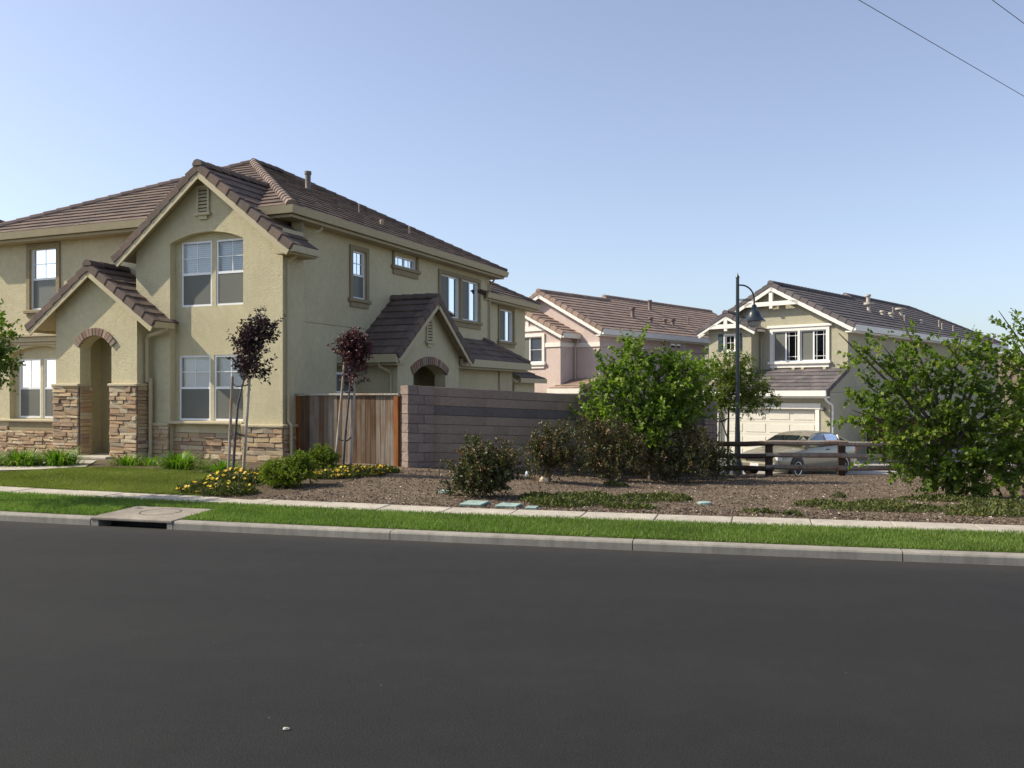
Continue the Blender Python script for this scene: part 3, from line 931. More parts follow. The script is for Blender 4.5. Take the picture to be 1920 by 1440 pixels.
def eave_box(x0, x1, y0, y1, z, sides='frbl', over=0.40, gh=0.19, house=None, mat=None, smat=None, gd=0.11):
    """gutter with a frieze board under it, and a boxed soffit"""
    mat = mat or M['fascia1']; smat = smat or M['soffit1']
    segs = {'f': ((x0, y0), (x1, y0), (0, -1)), 'r': ((x1, y0), (x1, y1), (1, 0)), 'b': ((x0, y1), (x1, y1), (0, 1)), 'l': ((x0, y0), (x0, y1), (-1, 0))}
    for k in sides:
        a, b, out = segs[k]
        e = 0.0
        ax = [min(a[0], b[0]), max(a[0], b[0]), min(a[1], b[1]), max(a[1], b[1])]
        if k in 'fb':
            o = gd if k == 'f' else -gd
            ya, yb = sorted((a[1], a[1] - o)); xa, xb = ax[0] - gd, ax[1] + gd
        else:
            o = gd if k == 'r' else -gd
            xa, xb = sorted((a[0], a[0] + o)); ya, yb = ax[2] + 0.002, ax[3] - 0.002
        # gutter with an outward flare
        mb = MB(); c = []
        fl = 0.045
        for zz, s_ in ((z - gh, fl), (z - 0.015, 0.0)):
            if k == 'f': q = [(xa + s_, ya + s_), (xb - s_, ya + s_), (xb - s_, yb), (xa + s_, yb)]
            elif k == 'b': q = [(xa + s_, ya), (xb - s_, ya), (xb - s_, yb - s_), (xa + s_, yb - s_)]
            elif k == 'r': q = [(xa, ya), (xb - s_, ya), (xb - s_, yb), (xa, yb)]
            else: q = [(xa + s_, ya), (xb, ya), (xb, yb), (xa + s_, yb)]
            c += [(p[0], p[1], zz) for p in q]
        mb.hexa(c).build('gutter', mat, house)
    w = over
    MB().box(x0 + 0.03, x1 - 0.03, y0 + 0.03, y1 - 0.03, z - gh - 0.075, z - gh - 0.004).build('soffit', smat, house)
eave_box(XL, XR, YF, YB, ZE + 0.02, house=h1)
downspout(h1, [(0.0, 1.55, 5.98), (-0.02, 1.50, 5.90), (-0.22, 0.95, 5.66), (-0.25, 0.87, 5.58), (-0.25, 0.87, 0.3)], M['fascia1'])
downspout(h1, [(-0.02, 11.95, 5.98), (-0.06, 11.95, 5.88), (-0.24, 12.02, 5.75), (-0.24, 12.02, 3.7)], M['fascia1'])
downspout(h1, [(-7.1, 0.3, 3.62), (-7.1, 0.35, 3.55), (-6.86, 0.42, 3.5), (-6.78, 0.5, 3.46)], M['fascia1'], 0.08)
pm = plain('painted_vent_metal', (0.16, 0.13, 0.11), 0.6)
pm2 = plain('tan_vent_metal', (0.36, 0.28, 0.21), 0.6)
vent_pipe(h1, (-3.6, 6.0, 8.08), 0.62, 0.085, pm)
vent_pipe(h1, (-1.25, 6.41, 6.90), 0.22, 0.05, pm2)
vent_pipe(h1, (-2.35, 6.9, 7.48), 0.30, 0.022, pm2); vent_pipe(h1, (-1.2, 8.0, 6.90), 0.30, 0.022, pm2)

# entry porch: stone piers, arch of bricks, gable roof
py0 = -0.40; pc = -5.31
pp, pz = 0.70, 5.07
def rp(x, off=0.14): return pz - pp * abs(x - pc) - off
PO = arched(-5.84, -4.79, G1, 3.10, 3.36, 14)
wall('wall', h1, FR(py0), [(-6.66, G1), (-3.97, G1), (-3.97, rp(-3.97)), (pc, rp(pc)), (-6.66, rp(-6.66))], [PO], S_, 0.33)
wall('wall', h1, SD(-3.97), rect(py0, 0.0, G1, 4.08), [], S_); wall('wall', h1, SL(-6.66), rect(py0, 0.6, G1, 4.08), [], S_)
# the alcove behind the arch
MB().poly([(-6.2, py0 + .33, G1), (-6.2, 2.2, G1), (-6.2, 2.2, 3.5), (-6.2, py0 + .33, 3.5)]).build('alcove_wall', S_, h1)
MB().poly([(-6.2, 2.2, G1), (-4.45, 2.2, G1), (-4.45, 2.2, 3.5), (-6.2, 2.2, 3.5)]).build('alcove_wall', S_, h1)
MB().poly([(-4.45, py0 + .33, G1), (-4.45, 2.2, G1), (-4.45, 2.2, 3.5), (-4.45, py0 + .33, 3.5)]).build('alcove_wall', S_, h1)
MB().poly([(-6.2, py0 + .33, 3.45), (-4.45, py0 + .33, 3.45), (-4.45, 2.2, 3.45), (-6.2, 2.2, 3.45)]).build('alcove_ceiling', S_, h1)
door = MB().box(-5.35, -4.5, 0.002, 0.04, 0.35, 2.45, FR(2.2)).build('door', plain('brown_door', (0.10, 0.06, 0.04), 0.5), h1)
me = MB().box(-6.0, -4.6, -0.75, 2.19, G1, 0.40).mesh('step', M['walk']); bevel_mesh(me, 0.02); obj('step', me, h1)
brick_arch(h1, FR(py0), -5.84, -4.79, 3.10, 3.36, 0.19, 13)
for (a, b, sd) in ((-6.70, -5.84, 7), (-4.79, -3.93, 8)):
    stone_panel(h1, FR(py0), a, b, 0.2, 2.10, sd)
    cap_mould(FR(py0), a - 0.04, b + 0.04, 2.10, 0.10, 0.075)
stone_panel(h1, SD(-3.97), py0 - 0.02, 0.0, 0.2, 2.10, 9, wst=(0.2, 0.42)); cap_mould(SD(-3.97), py0 - 0.1, 0.0, 2.101, 0.09, 0.073)
stone_panel(h1, SD(-5.84), py0 - 0.02, py0 + 0.33, 0.2, 2.10, 10, wst=(0.2, 0.36))
ph = 2.05
roof_plane(h1, (pc + ph, py0 - 0.25, rp(pc + ph, 0)), (0, 1, 0), (-1, 0, 0), pp, [(0, 0), (1.25, 0), (1.25, ph * math.sqrt(1 + pp * pp)), (0, ph * math.sqrt(1 + pp * pp))], TL, True, 31, dmat=M['soffit1'])
roof_plane(h1, (pc - ph, py0 - 0.25, rp(pc - ph, 0)), (0, 1, 0), (1, 0, 0), pp, [(0, 0), (1.25, 0), (1.25, ph * math.sqrt(1 + pp * pp)), (0, ph * math.sqrt(1 + pp * pp))], TL, False, 32, dmat=M['soffit1'])
cap_run(h1, (pc, py0 - 0.25, pz + .02), (pc, 0.58, pz + .02), M['tile'])
for sg in (1, -1):
    e = pc + sg * (ph + 0.03)
    rake_run(h1, (e, py0 - 0.25, rp(e, 0)), (pc, py0 - 0.25, pz), (0, -1, 0), M['tile'])
    trim_bar(h1, 'barge_board', (e, py0 - 0.25, rp(e, 0.09)), (pc, py0 - 0.25, rp(pc, 0.09)), (0, 1, 0), 0.16, 0.035, M['fascia1'])
    xa, xb = sorted((pc + sg * (ph - 0.005), pc + sg * (ph + 0.10)))
    MB().box(xa, xb, py0 - 0.22, 0.58 if sg < 0 else -0.003, rp(pc + ph, 0) - 0.15, rp(pc + ph, 0) - 0.01).build('gutter', M['fascia1'], h1)
downspout(h1, [(-3.2, -0.25, 3.58), (-3.2, -0.25, 3.46), (-3.4, -0.22, 3.40), (-3.82, -0.18, 3.33), (-3.87, -0.18, 3.26), (-3.87, -0.18, 2.2)], M['fascia1'], 0.085)
downspout(h1, [(-3.82, -0.12, 2.30), (-3.82, -0.12, 0.3)], M['fascia1'], 0.10)

# side porch on the right wall: gable with arched brick opening
sp0, spx, spz, spp = 5.40, 1.20, 4.60, 0.75
def rs(y, off=0.14): return spz - spp * abs(y - sp0) - off
SO = arched(4.48, 6.37, G1, 2.48, 2.74, 14)
wall('wall', h1, SD(0.9), [(3.63, G1), (7.25, G1), (7.25, rs(7.25)), (sp0, rs(sp0)), (3.63, rs(3.63))], [SO], S_, 0.35)
wall('wall', h1, FR(3.63), rect(-0.3, 0.9, G1, rs(3.63)), [], S_); wall('wall', h1, BK(7.25), rect(-0.3, 0.9, G1, rs(7.25)), [], S_)
brick_arch(h1, SD(0.9), 4.48, 6.37, 2.48, 2.74, 0.22, 19)
louvre_vent(h1, SD(0.9), 5.36, 3.40, 3.98, 0.26, M['fascia1'], S_, 7)
sh = 2.2; bl_ = sh * math.sqrt(1 + spp * spp)
roof_plane(h1, (-0.3, sp0 - sh, rs(sp0 - sh, 0)), (1, 0, 0), (0, 1, 0), spp, [(0, 0), (1.5, 0), (1.5, bl_), (0, bl_)], TL, True, 41, dmat=M['soffit1'])
roof_plane(h1, (-0.3, sp0 + sh, rs(sp0 + sh, 0)), (1, 0, 0), (0, -1, 0), spp, [(0, 0), (1.5, 0), (1.5, bl_), (0, bl_)], TL, False, 42, dmat=M['soffit1'])
cap_run(h1, (-0.3, sp0, spz + .02), (spx, sp0, spz + .02), M['tile'])
for sg in (1, -1):
    e = sp0 + sg * (sh + 0.03)
    rake_run(h1, (spx, e, rs(e, 0)), (spx, sp0, spz), (1, 0, 0), M['tile'])
    trim_bar(h1, 'barge_board', (spx, e, rs(e, 0.09)), (spx, sp0, rs(sp0, 0.09)), (-1, 0, 0), 0.16, 0.035, M['fascia1'])
MB().box(-0.29, spx - 0.03, sp0 - sh - 0.11, sp0 - sh + 0.01, rs(sp0 - sh, 0) - 0.22, rs(sp0 - sh, 0) - 0.01).build('gutter', M['fascia1'], h1)
MB().box(-0.29, spx - 0.08, sp0 - sh + 0.012, 3.629, rs(sp0 - sh, 0) - 0.29, rs(sp0 - sh, 0) - 0.225).build('soffit', M['soffit1'], h1)
downspout(h1, [(0.62, 3.16, 2.74), (0.62, 3.2, 2.62), (0.72, 3.5, 2.5), (0.72, 3.58, 2.42), (0.72, 3.58, 0.4)], M['fascia1'], 0.085)
MB().box(-0.12, -0.02, 0.002, 0.06, 2.45, 2.62, FR(3.63)).build('meter_box', plain('grey_box', (0.25, 0.26, 0.25), 0.5), h1)
# lean-to roof behind the side porch
lx, lz, lp = 0.9, 2.98, 0.66
ll = 1.2 * math.sqrt(1 + lp * lp)
wall('wall', h1, SD(0.45), rect(7.25, 12.3, G1, 2.8), [], S_); wall('wall', h1, BK(12.3), rect(-2.0, 0.45, G1, 2.8), [], S_)
MB().box(0.002, 0.06, 11.2, 12.28, 0.3, 2.7, lambda d, u, z: (0.45 + d, u, z)).build('pilaster', M['cast1'], h1)
roof_plane(h1, (lx, 7.3, lz), (0, 1, 0), (-1, 0, 0), lp, [(0, 0), (5.5, 0), (4.3, ll), (0, ll)], TL, True, 51, dmat=M['soffit1'])
roof_plane(h1, (-2, 12.8, lz), (1, 0, 0), (0, -1, 0), lp, [(0, 0), (2.9, 0), (1.7, ll), (0, ll)], TL, False, 52, dmat=M['soffit1'])
cap_run(h1, (lx, 12.8, lz + .03), (-0.3, 11.6, lz + .79 + .03), M['tile'])
MB().box(lx - 0.005, lx + 0.10, 7.32, 12.86, lz - 0.22, lz + 0.01).build('gutter', M['fascia1'], h1)
MB().box(0.45, lx - 0.01, 7.26, 12.78, lz - 0.29, lz - 0.225).build('soffit', M['soffit1'], h1)
downspout(h1, [(0.85, 7.5, 2.72), (0.8, 7.48, 2.62), (0.5, 7.42, 2.5), (0.5, 7.42, 0.4)], M['fascia1'], 0.07)
# lower rear wing
wall('wall', h1, SD(-0.6), rect(12.1, 16.2, G1, 5.3), [rect(13.65, 14.95, 3.90, 5.08)], S_, 0.24)
wall('wall', h1, BK(16.2), rect(-8, -0.6, G1, 5.3), [], S_)
window(h1, SD(-0.6), 13.65, 14.95, 3.90, 5.08, kind='slide', rec=0.05, grid=None, bl=False, screen=True, dark=True)
surround(h1, SD(-0.6), 13.65, 14.95, 3.90, 5.08, 0.12, 0.045, M['trim1'], apron=0.12)
rz_ = 5.45
roof_plane(h1, (-0.2, 11.2, rz_), (0, 1, 0), (-1, 0, 0), PM, [(0, 0), (5.4, 0), (2.7, 2.7 * sl_), (0, 2.7 * sl_)], TL, False, 61)
roof_plane(h1, (-6, 16.6, rz_), (1, 0, 0), (0, -1, 0), PM, [(0, 0), (5.8, 0), (3.1, 2.7 * sl_), (0, 2.7 * sl_)], TL, False, 62)
cap_run(h1, (-0.2, 16.6, rz_ + .03), (-2.9, 13.9, rz_ + 2.7 * PM + .03), M['tile'])
eave_box(-6, -0.2, 11.6, 16.6, rz_ + 0.02, 'rb', house=h1)
# small bay roof at the far end of the lean-to
MB().box(-0.6, 0.2, 13.2, 15.2, G1, 2.35).build('bay_wall', S_, h1)
roof_plane(h1, (0.45, 13.0, 2.5), (0, 1, 0), (-1, 0, 0), 0.5, [(0, 0), (2.6, 0), (1.8, 1.1), (0.3, 1.1)], TL, False, 71, dmat=M['soffit1'])
MB().box(0.445, 0.55, 12.98, 15.62, 2.33, 2.50).build('gutter', M['fascia1'], h1)

# ------------------------------------------------------------------ pink house
A2 = 41.0; O2 = (3.86, 40.0); G2 = -0.9
h2 = empty('stucco_house', (O2[0], O2[1], 0), -R(A2))
tag(h2, 'pink two-storey stucco house with white trim behind the block wall', 'house')
S2 = M['stucco2']; T2 = (M['tile2'], M['tilef2']); WH = M['white']
p2, z2, x2 = 0.53, 6.66, -3.2
def r2(x, off=0.13): return z2 - p2 * abs(x - x2) - off
wall('wall', h2, FR(0.0), [(-6.4, G2), (0, G2), (0, r2(0)), (x2, r2(x2)), (-6.4, r2(-6.4))], [], S2)
wS = [(5.97, 7.2, 3.55, 4.45), (9.35, 10.5, 3.3, 4.45)]
wall('wall', h2, SD(0.0), rect(0, 16.5, G2, 4.9), [rect(*w) for w in wS], S2, 0.24)
for w in wS:
    window(h2, SD(0.0), *w, kind='slide', rec=0.04, grid=(1, 2), bl=True, screen=False)
    surround(h2, SD(0.0), *w, 0.07, 0.03, WH, sill=False)
wall('wall', h2, BK(16.5), rect(-7.5, 0, G2, 4.9), [], S2)
MB().box(0.002, 0.05, 0.05, 16.4, 4.03, 4.22, lambda d, u, z: (d, u, z)).build('belt_band', S2, h2)
MB().box(-1.4, 0.05, 0.002, 0.05, 4.03, 4.22, FR(0.0)).build('belt_band', WH, h2)
b2_ = 3.55 * math.sqrt(1 + p2 * p2); b3_ = 4.05 * math.sqrt(1 + p2 * p2)
roof_plane(h2, (0.35, -0.35, r2(0.35, 0)), (0, 1, 0), (-1, 0, 0), p2, [(0, 0), (17.2, 0), (17.2, b3_), (5.9, b3_), (5.4, b2_), (0, b2_)], T2, False, 101)
roof_plane(h2, (-6.75, -0.35, r2(-6.75, 0)), (0, 1, 0), (1, 0, 0), p2, [(0, 0), (17.2, 0), (17.2, b2_), (0, b2_)], T2, False, 102)
cap_run(h2, (x2, -0.35, z2 + .02), (x2, 5.2, z2 + .02), M['tile2'])
cap_run(h2, (x2, 5.0, z2 + .02), (x2 - 0.5, 5.6, z2 + 0.28), M['tile2']); cap_run(h2, (x2 - 0.5, 5.6, z2 + .28), (x2 - 0.5, 16.8, z2 + .28), M['tile2'])
roof_plane(h2, (x2 - 1.0, 5.0, z2), (1, 0, 0), (0, 1, 0), p2, [(0, 0), (1.0, 0), (0.5, 0.57)], T2, False, 103, deck=False)
for sg in (1, -1):
    e = x2 + sg * 3.58
    rake_run(h2, (e, -0.35, r2(e, 0)), (x2, -0.35, z2), (0, -1, 0), M['tile2'])
    trim_bar(h2, 'barge_board', (e, -0.35, r2(e, 0.08)), (x2, -0.35, r2(x2, 0.08)), (0, 1, 0), 0.20, 0.04, WH)
MB().box(0.345, 0.45, -0.33, 16.8, r2(0.35, 0) - 0.24, r2(0.35, 0) - 0.0).build('gutter', WH, h2)
MB().box(0.002, 0.34, -0.30, 16.8, r2(0.35, 0) - 0.30, r2(0.35, 0) - 0.245).build('soffit', WH, h2)
# its projecting left bay
yb = -1.0; xb, zb, pb = -4.2, 6.13, 0.485
def rb(x, off=0.13): return zb - pb * abs(x - xb) - off
W2 = (-3.95, -2.42, 3.36, 4.52)
wall('wall', h2, FR(yb), [(-7.0, G2), (-1.4, G2), (-1.4, rb(-1.4)), (xb, rb(xb)), (-7.0, rb(-7.0))], [rect(*W2)], S2, 0.24)
wall('wall', h2, SD(-1.4), rect(yb, 0, G2, 4.72), [], S2)
window(h2, FR(yb), *W2, kind='slide', rec=0.03, grid=(1, 2), screen=True)
surround(h2, FR(yb), *W2, 0.14, 0.06, WH, sw=0.14, sd=0.12, apron=0.13)
MB().box(-2.24, -1.35, 0.002, 0.05, 4.03, 4.22, FR(yb)).build('belt_band', WH, h2)
MB().box(yb - 0.05, -0.052, 0.002, 0.05, 4.032, 4.218, SD(-1.4)).build('belt_band', WH, h2)
MB().box(-6.9, -1.95, 0.002, 0.06, 4.78, 5.0, FR(yb)).build('gable_board', WH, h2)
for u in (-4.75, -4.25, -3.78, -3.28, -2.78):
    MB().box(u - 0.07, u + 0.07, 0.002, 0.045, 5.002, rb(u) - 0.10, FR(yb)).build('batten', WH, h2)
louvre_vent(h2, FR(yb), -4.02, 5.12, 5.75, 0.30, M['stucco2'], WH, 7)
bb = 3.1 * math.sqrt(1 + pb * pb)
roof_plane(h2, (xb + 3.1, yb - 0.3, rb(xb + 3.1, 0)), (0, 1, 0), (-1, 0, 0), pb, [(0, 0), (1.3, 0), (1.3, bb), (0, bb)], T2, True, 111, dmat=WH)
roof_plane(h2, (xb - 3.1, yb - 0.3, rb(xb - 3.1, 0)), (0, 1, 0), (1, 0, 0), pb, [(0, 0), (1.3, 0), (1.3, bb), (0, bb)], T2, False, 112, dmat=WH)
for sg in (1, -1):
    e = xb + sg * 3.13
    rake_run(h2, (e, yb - 0.3, rb(e, 0)), (xb, yb - 0.3, zb), (0, -1, 0), M['tile2'])
    trim_bar(h2, 'barge_board', (e, yb - 0.3, rb(e, 0.08)), (xb, yb - 0.3, rb(xb, 0.08)), (0, 1, 0), 0.18, 0.04, WH)
MB().box(xb + 3.095, xb + 3.2, yb - 0.28, -0.003, rb(xb + 3.1, 0) - 0.22, rb(xb + 3.1, 0)).build('gutter', WH, h2)
downspout(h2, [(-1.05, -0.12, 4.4), (-1.1, -0.1, 4.3), (-1.28, -0.07, 4.1), (-1.28, -0.07, 2.6)], M['stucco2'], 0.07)
# pent roof low on the right of the bay
roof_plane(h2, (-1.75, -1.35, 2.17), (1, 0, 0), (0, 1, 0), 0.34, [(0, 0), (1.75, 0), (1.75, 1.42), (0.35, 1.42)], T2, False, 121, dmat=WH)
rake_run(h2, (0.0, -1.35, 2.17), (0.0, 0.0, 2.63), (1, 0, 0), M['tile2'])
MB().box(-1.8, -0.02, -1.46, -1.352, 1.95, 2.17).build('gutter', WH, h2)
MB().box(-1.4, -0.06, -1.25, -0.002, G2, 1.97).build('bay_wall', S2, h2)
vm = plain('brown_vent_metal', (0.17, 0.12, 0.10), 0.6)
def on_r2(x, y): return (x, y, r2(x, 0.0))
for (x, y, h, r, cr) in ((-2.6, 8.2, 0.55, 0.10, None), (-1.3, 4.6, 0.5, 0.10, 0.15), (-0.9, 5.6, 0.28, 0.09, 0.14), (-0.95, 7.0, 0.26, 0.08, 0.13), (-0.85, 7.6, 0.34, 0.10, 0.15), (-1.2, 9.8, 0.4, 0.04, None), (-0.7, 10.8, 0.3, 0.06, None)):
    vent_pipe(h2, on_r2(x, y), h, r, vm, cr)

# ------------------------------------------------------------------ sage house with garage
A3 = 42.5; O3 = (13.34, 36.0); G3 = -0.9
h3 = empty('stucco_house', (O3[0], O3[1], 0), -R(A3))
tag(h3, 'sage-grey two-storey stucco house with white garage door and gable brackets', 'house')
S3 = M['stucco3']; T3 = (M['tile3'], M['tilef3'])
p3, z3, x3 = 0.54, 6.54, -3.13
def r3(x, off=0.13): return z3 - p3 * abs(x - x3) - off
WA = (-3.18, -2.07, 3.28, 4.54); WB = (-1.98, -0.87, 3.28, 4.54)
wall('wall', h3, FR(0.0), [(-6.25, 2.0), (0, 2.0), (0, r3(0)), (x3, r3(x3)), (-6.25, r3(-6.25))], [rect(*WA), rect(*WB)], S3, 0.24)
for w in (WA, WB): window(h3, FR(0.0), *w, kind='slide', rec=0.03, grid='prairie', bl=False, screen=True, dark=True)
surround(h3, FR(0.0), WA[0], WB[1], 3.28, 4.54, 0.13, 0.06, WH, sw=0.12, sd=0.14, top=True)
MB().box(WA[1] + .002, WB[0] - .002, 0.002, 0.06, 3.28, 4.54, FR(0.0)).build('window_trim', WH, h3)
me = MB().box(WA[0] - 0.25, WB[1] + 0.25, 0.002, 0.10, 4.672, 4.78, FR(0.0)).mesh('window_head', WH); bevel_mesh(me, 0.015); obj('window_head', me, h3)
MB().box(WA[0] - 0.12, WB[1] + 0.12, 0.002, 0.07, 3.02, 3.158, FR(0.0)).build('sill_apron', WH, h3)
for u in (-3.15, -2.25, -1.85, -0.92):
    MB().box(u - 0.06, u + 0.06, 0.002, 0.11, 2.93, 3.018, FR(0.0)).build('bracket', M['cast1'], h3)
wall('wall', h3, SD(0.0), rect(0, 21.3, G3, 4.75), [], S3); wall('wall', h3, BK(21.3), rect(-7.2, 0, G3, 4.75), [], S3)
MB().box(0.002, 0.045, 0.02, 21.2, 2.05, 2.2, lambda d, u, z: (d, u, z)).build('belt_band', S3, h3)
b1_ = 3.48 * math.sqrt(1 + p3 * p3); b4_ = 3.95 * math.sqrt(1 + p3 * p3)
E3 = 0.35; L3 = 21.95
roof_plane(h3, (E3, -0.35, r3(E3, 0)), (0, 1, 0), (-1, 0, 0), p3, [(0, 0), (L3, 0), (L3 - 4.0, b4_), (8.9, b4_), (8.4, b1_), (0, b1_)], T3, False, 201)
roof_plane(h3, (-6.6, -0.35, r3(-6.6, 0)), (0, 1, 0), (1, 0, 0), p3, [(0, 0), (L3, 0), (L3 - 3.5, b1_), (0, b1_)], T3, False, 202)
cap_run(h3, (x3, -0.35, z3 + .02), (x3, 8.1, z3 + .02), M['tile3'])
cap_run(h3, (x3, 8.0, z3 + .02), (x3 - .47, 8.5, z3 + .27), M['tile3']); cap_run(h3, (x3 - .47, 8.5, z3 + .27), (x3 - .47, L3 - 4.35, z3 + .27), M['tile3'])
cap_run(h3, (E3, L3 - 0.35, r3(E3, 0) + .03), (x3 - .47, L3 - 4.35, z3 + .27), M['tile3'])
for sg in (1, -1):
    e = x3 + sg * 3.51
    rake_run(h3, (e, -0.35, r3(e, 0)), (x3, -0.35, z3), (0, -1, 0), M['tile3'])
    trim_bar(h3, 'barge_board', (e, -0.35, r3(e, 0.08)), (x3, -0.35, r3(x3, 0.08)), (0, 1, 0), 0.20, 0.05, WH)
MB().box(E3 - 0.005, E3 + 0.10, -0.33, L3 - 0.3, r3(E3, 0) - 0.24, r3(E3, 0)).build('gutter', WH, h3)
MB().box(0.002, E3 - 0.01, -0.30, L3 - 0.3, r3(E3, 0) - 0.30, r3(E3, 0) - 0.245).build('soffit', WH, h3)
# gable truss: collar tie, king post, drop
def truss(hw_, zt, zc, cx, yf, hw2):
    MB().box(cx - hw_, cx + hw_, yf - 0.05, yf + 0.07, zc - 0.09, zc + 0.09).build('collar_tie', WH, h3)
    MB().box(cx - 0.08, cx + 0.08, yf - 0.05, yf + 0.07, zc + 0.092, zt).build('king_post', WH, h3)
    MB().box(cx - 0.07, cx + 0.07, yf - 0.04, yf + 0.06, zc - 0.20, zc - 0.092).build('post_drop', WH, h3)
truss(1.22, 6.16, 5.70, x3, -0.30, 0)
for sg in (-1, 1): pass
# pop-out with small shuttered window
yp, xp, zp, pq = -0.75, -4.85, 5.36, 0.53
def rq(x, off=0.12): return zp - pq * abs(x - xp) - off
W3 = (-5.02, -4.56, 3.78, 4.44)
wall('wall', h3, FR(yp), [(-5.8, G3), (-3.8, G3), (-3.8, rq(-3.8)), (xp, rq(xp)), (-5.8, rq(-5.8))], [rect(*W3)], S3, 0.24)
wall('wall', h3, SD(-3.8), rect(yp, 0, 2.2, rq(-3.8)), [], S3); wall('wall', h3, SL(-5.8), rect(yp, 0, G3, rq(-5.8)), [], S3)
window(h3, FR(yp), *W3, kind='fixed', rec=0.03, grid=(2, 2), bl=False, dark=True)
surround(h3, FR(yp), *W3, 0.05, 0.05, WH, sw=0.10, sd=0.10, apron=0.09)
shm = plain('teal_shutter', (0.02, 0.045, 0.055), 0.5)
for u in (W3[0] - 0.19, W3[1] + 0.19):
    f = MB().box(u - 0.13, u + 0.13, 0.002, 0.035, 3.76, 4.5, FR(yp)).build('shutter', shm, h3)
    for zz in (3.86, 4.18): MB().box(u - 0.09, u + 0.09, 0.036, 0.05, zz, zz + 0.24, FR(yp)).build('shutter_panel', shm, f)
hq = 1.36; bq = hq * math.sqrt(1 + pq * pq)
roof_plane(h3, (xp + hq, yp - 0.3, rq(xp + hq, 0)), (0, 1, 0), (-1, 0, 0), pq, [(0, 0), (1.05, 0), (1.05, bq), (0, bq)], T3, True, 211, dmat=WH)
roof_plane(h3, (xp - hq, yp - 0.3, rq(xp - hq, 0)), (0, 1, 0), (1, 0, 0), pq, [(0, 0), (1.05, 0), (1.05, bq), (0, bq)], T3, False, 212, dmat=WH)
cap_run(h3, (xp, yp - 0.3, zp + .02), (xp, 0, zp + .02), M['tile3'])
for sg in (1, -1):
    e = xp + sg * (hq + .03)
    rake_run(h3, (e, yp - 0.3, rq(e, 0)), (xp, yp - 0.3, zp), (0, -1, 0), M['tile3'])
    trim_bar(h3, 'barge_board', (e, yp - 0.3, rq(e, 0.07)), (xp, yp - 0.3, rq(xp, 0.07)), (0, 1, 0), 0.16, 0.05, WH)
truss(0.72, 5.12, 4.80, xp, yp - 0.25, 0)
downspout(h3, [(-3.45, -0.12, 4.5), (-3.6, -0.08, 4.35), (-3.68, -0.06, 4.25), (-3.68, -0.06, 2.95)], S3, 0.07)
# garage with pent roof
yg = -1.7
GD = (-4.70, -0.58, G3, 1.34)
wall('wall', h3, FR(yg), rect(-5.1, 0.0, G3, 1.98), [rect(*GD)], S3, 0.16)
wall('wall', h3, SD(0.0), rect(yg, 0.0, G3, 2.0), [], S3)
MB().poly([(0.0, yg - 0.2, 1.98), (0.0, 0.0, 1.98), (0.0, 0.0, 2.85)]).build('wall', S3, h3)
gd = empty('garage_door', (0, 0, 0), 0, h3)
dm = plain('garage_door_paint', (0.66, 0.63, 0.54), 0.45, var=0.03)
for r_ in range(4):
    za = -0.76 + r_ * 0.525
    sec = MB().box(GD[0], GD[1], -0.15, -0.11, za + 0.004, za + 0.521, FR(yg)).build('door_section', dm, gd)
    for c_ in range(4):
        ua = GD[0] + (GD[1] - GD[0]) * (c_ + 0.08) / 4; ub = GD[0] + (GD[1] - GD[0]) * (c_ + 0.92) / 4
        me = MB().box(ua, ub, -0.111, -0.092, za + 0.09, za + 0.44, FR(yg)).mesh('door_panel', dm); bevel_mesh(me, 0.012); obj('door_panel', me, gd)
mb = MB().box(GD[0] - 0.16, GD[0] - .002, 0.002, 0.04, G3, 1.34, FR(yg)).box(GD[1] + .002, GD[1] + 0.16, 0.002, 0.04, G3, 1.34, FR(yg)).box(GD[0] - 0.22, GD[1] + 0.22, 0.002, 0.06, 1.345, 1.56, FR(yg))
mb.build('garage_trim', WH, h3)
pl_ = 2.0 * math.sqrt(1 + 0.445 ** 2)
roof_plane(h3, (-5.3, -2.0, 2.06), (1, 0, 0), (0, 1, 0), 0.445, [(0, 0), (5.35, 0), (5.35, pl_), (0, pl_)], T3, True, 221, dmat=WH)
rake_run(h3, (0.05, -2.0, 2.06), (0.05, 0.0, 2.95), (1, 0, 0), M['tile3'])
MB().box(-5.3, 0.0, -2.11, -2.005, 1.84, 2.06).build('gutter', WH, h3)
MB().box(-5.2, -0.01, -2.0, yg - 0.002, 1.76, 1.835).build('soffit', WH, h3)
downspout(h3, [(-0.08, -1.98, 1.78), (-0.05, -1.9, 1.66), (0.06, -1.66, 1.5), (0.06, -1.62, 1.4), (0.06, -1.62, -0.7)], WH, 0.08)
lf = MB().lathe([(0.02, 0), (0.11, 0.03), (0.12, 0.05), (0.07, 0.14), (0.02, 0.18)], 12, (-0.22, yg - 0.13, 1.26)).build('wall_lamp', plain('dark_lamp_metal', (0.06, 0.05, 0.045), 0.5), h3, smooth=True)
MB().box(-0.26, -0.18, 0.001, 0.10, 1.3, 1.4, FR(yg)).build('lamp_bracket', M['deck'], lf)
tv = plain('cream_vent_metal', (0.45, 0.40, 0.34), 0.6)
def on_r3(x, y): return (x, y, r3(x, 0.0))
for (x, y, h, r, cr) in ((-2.9, 9.6, 0.45, 0.09, 0.14), (-1.6, 6.3, 0.42, 0.08, 0.22), (-1.35, 7.3, 0.25, 0.08, 0.12), (-1.3, 8.3, 0.25, 0.09, 0.14), (-0.8, 8.6, 0.36, 0.03, None), (-1.9, 11.2, 0.38, 0.10, 0.25), (-1.1, 11.8, 0.22, 0.07, 0.1), (-0.6, 13.4, 0.36, 0.03, None), (-0.9, 13.9, 0.4, 0.03, None), (-0.6, 15.2, 0.34, 0.03, None), (-1.8, 9.9, 0.36, 0.025, None)):
    vent_pipe(h3, on_r3(x, y), h, r, tv, cr)

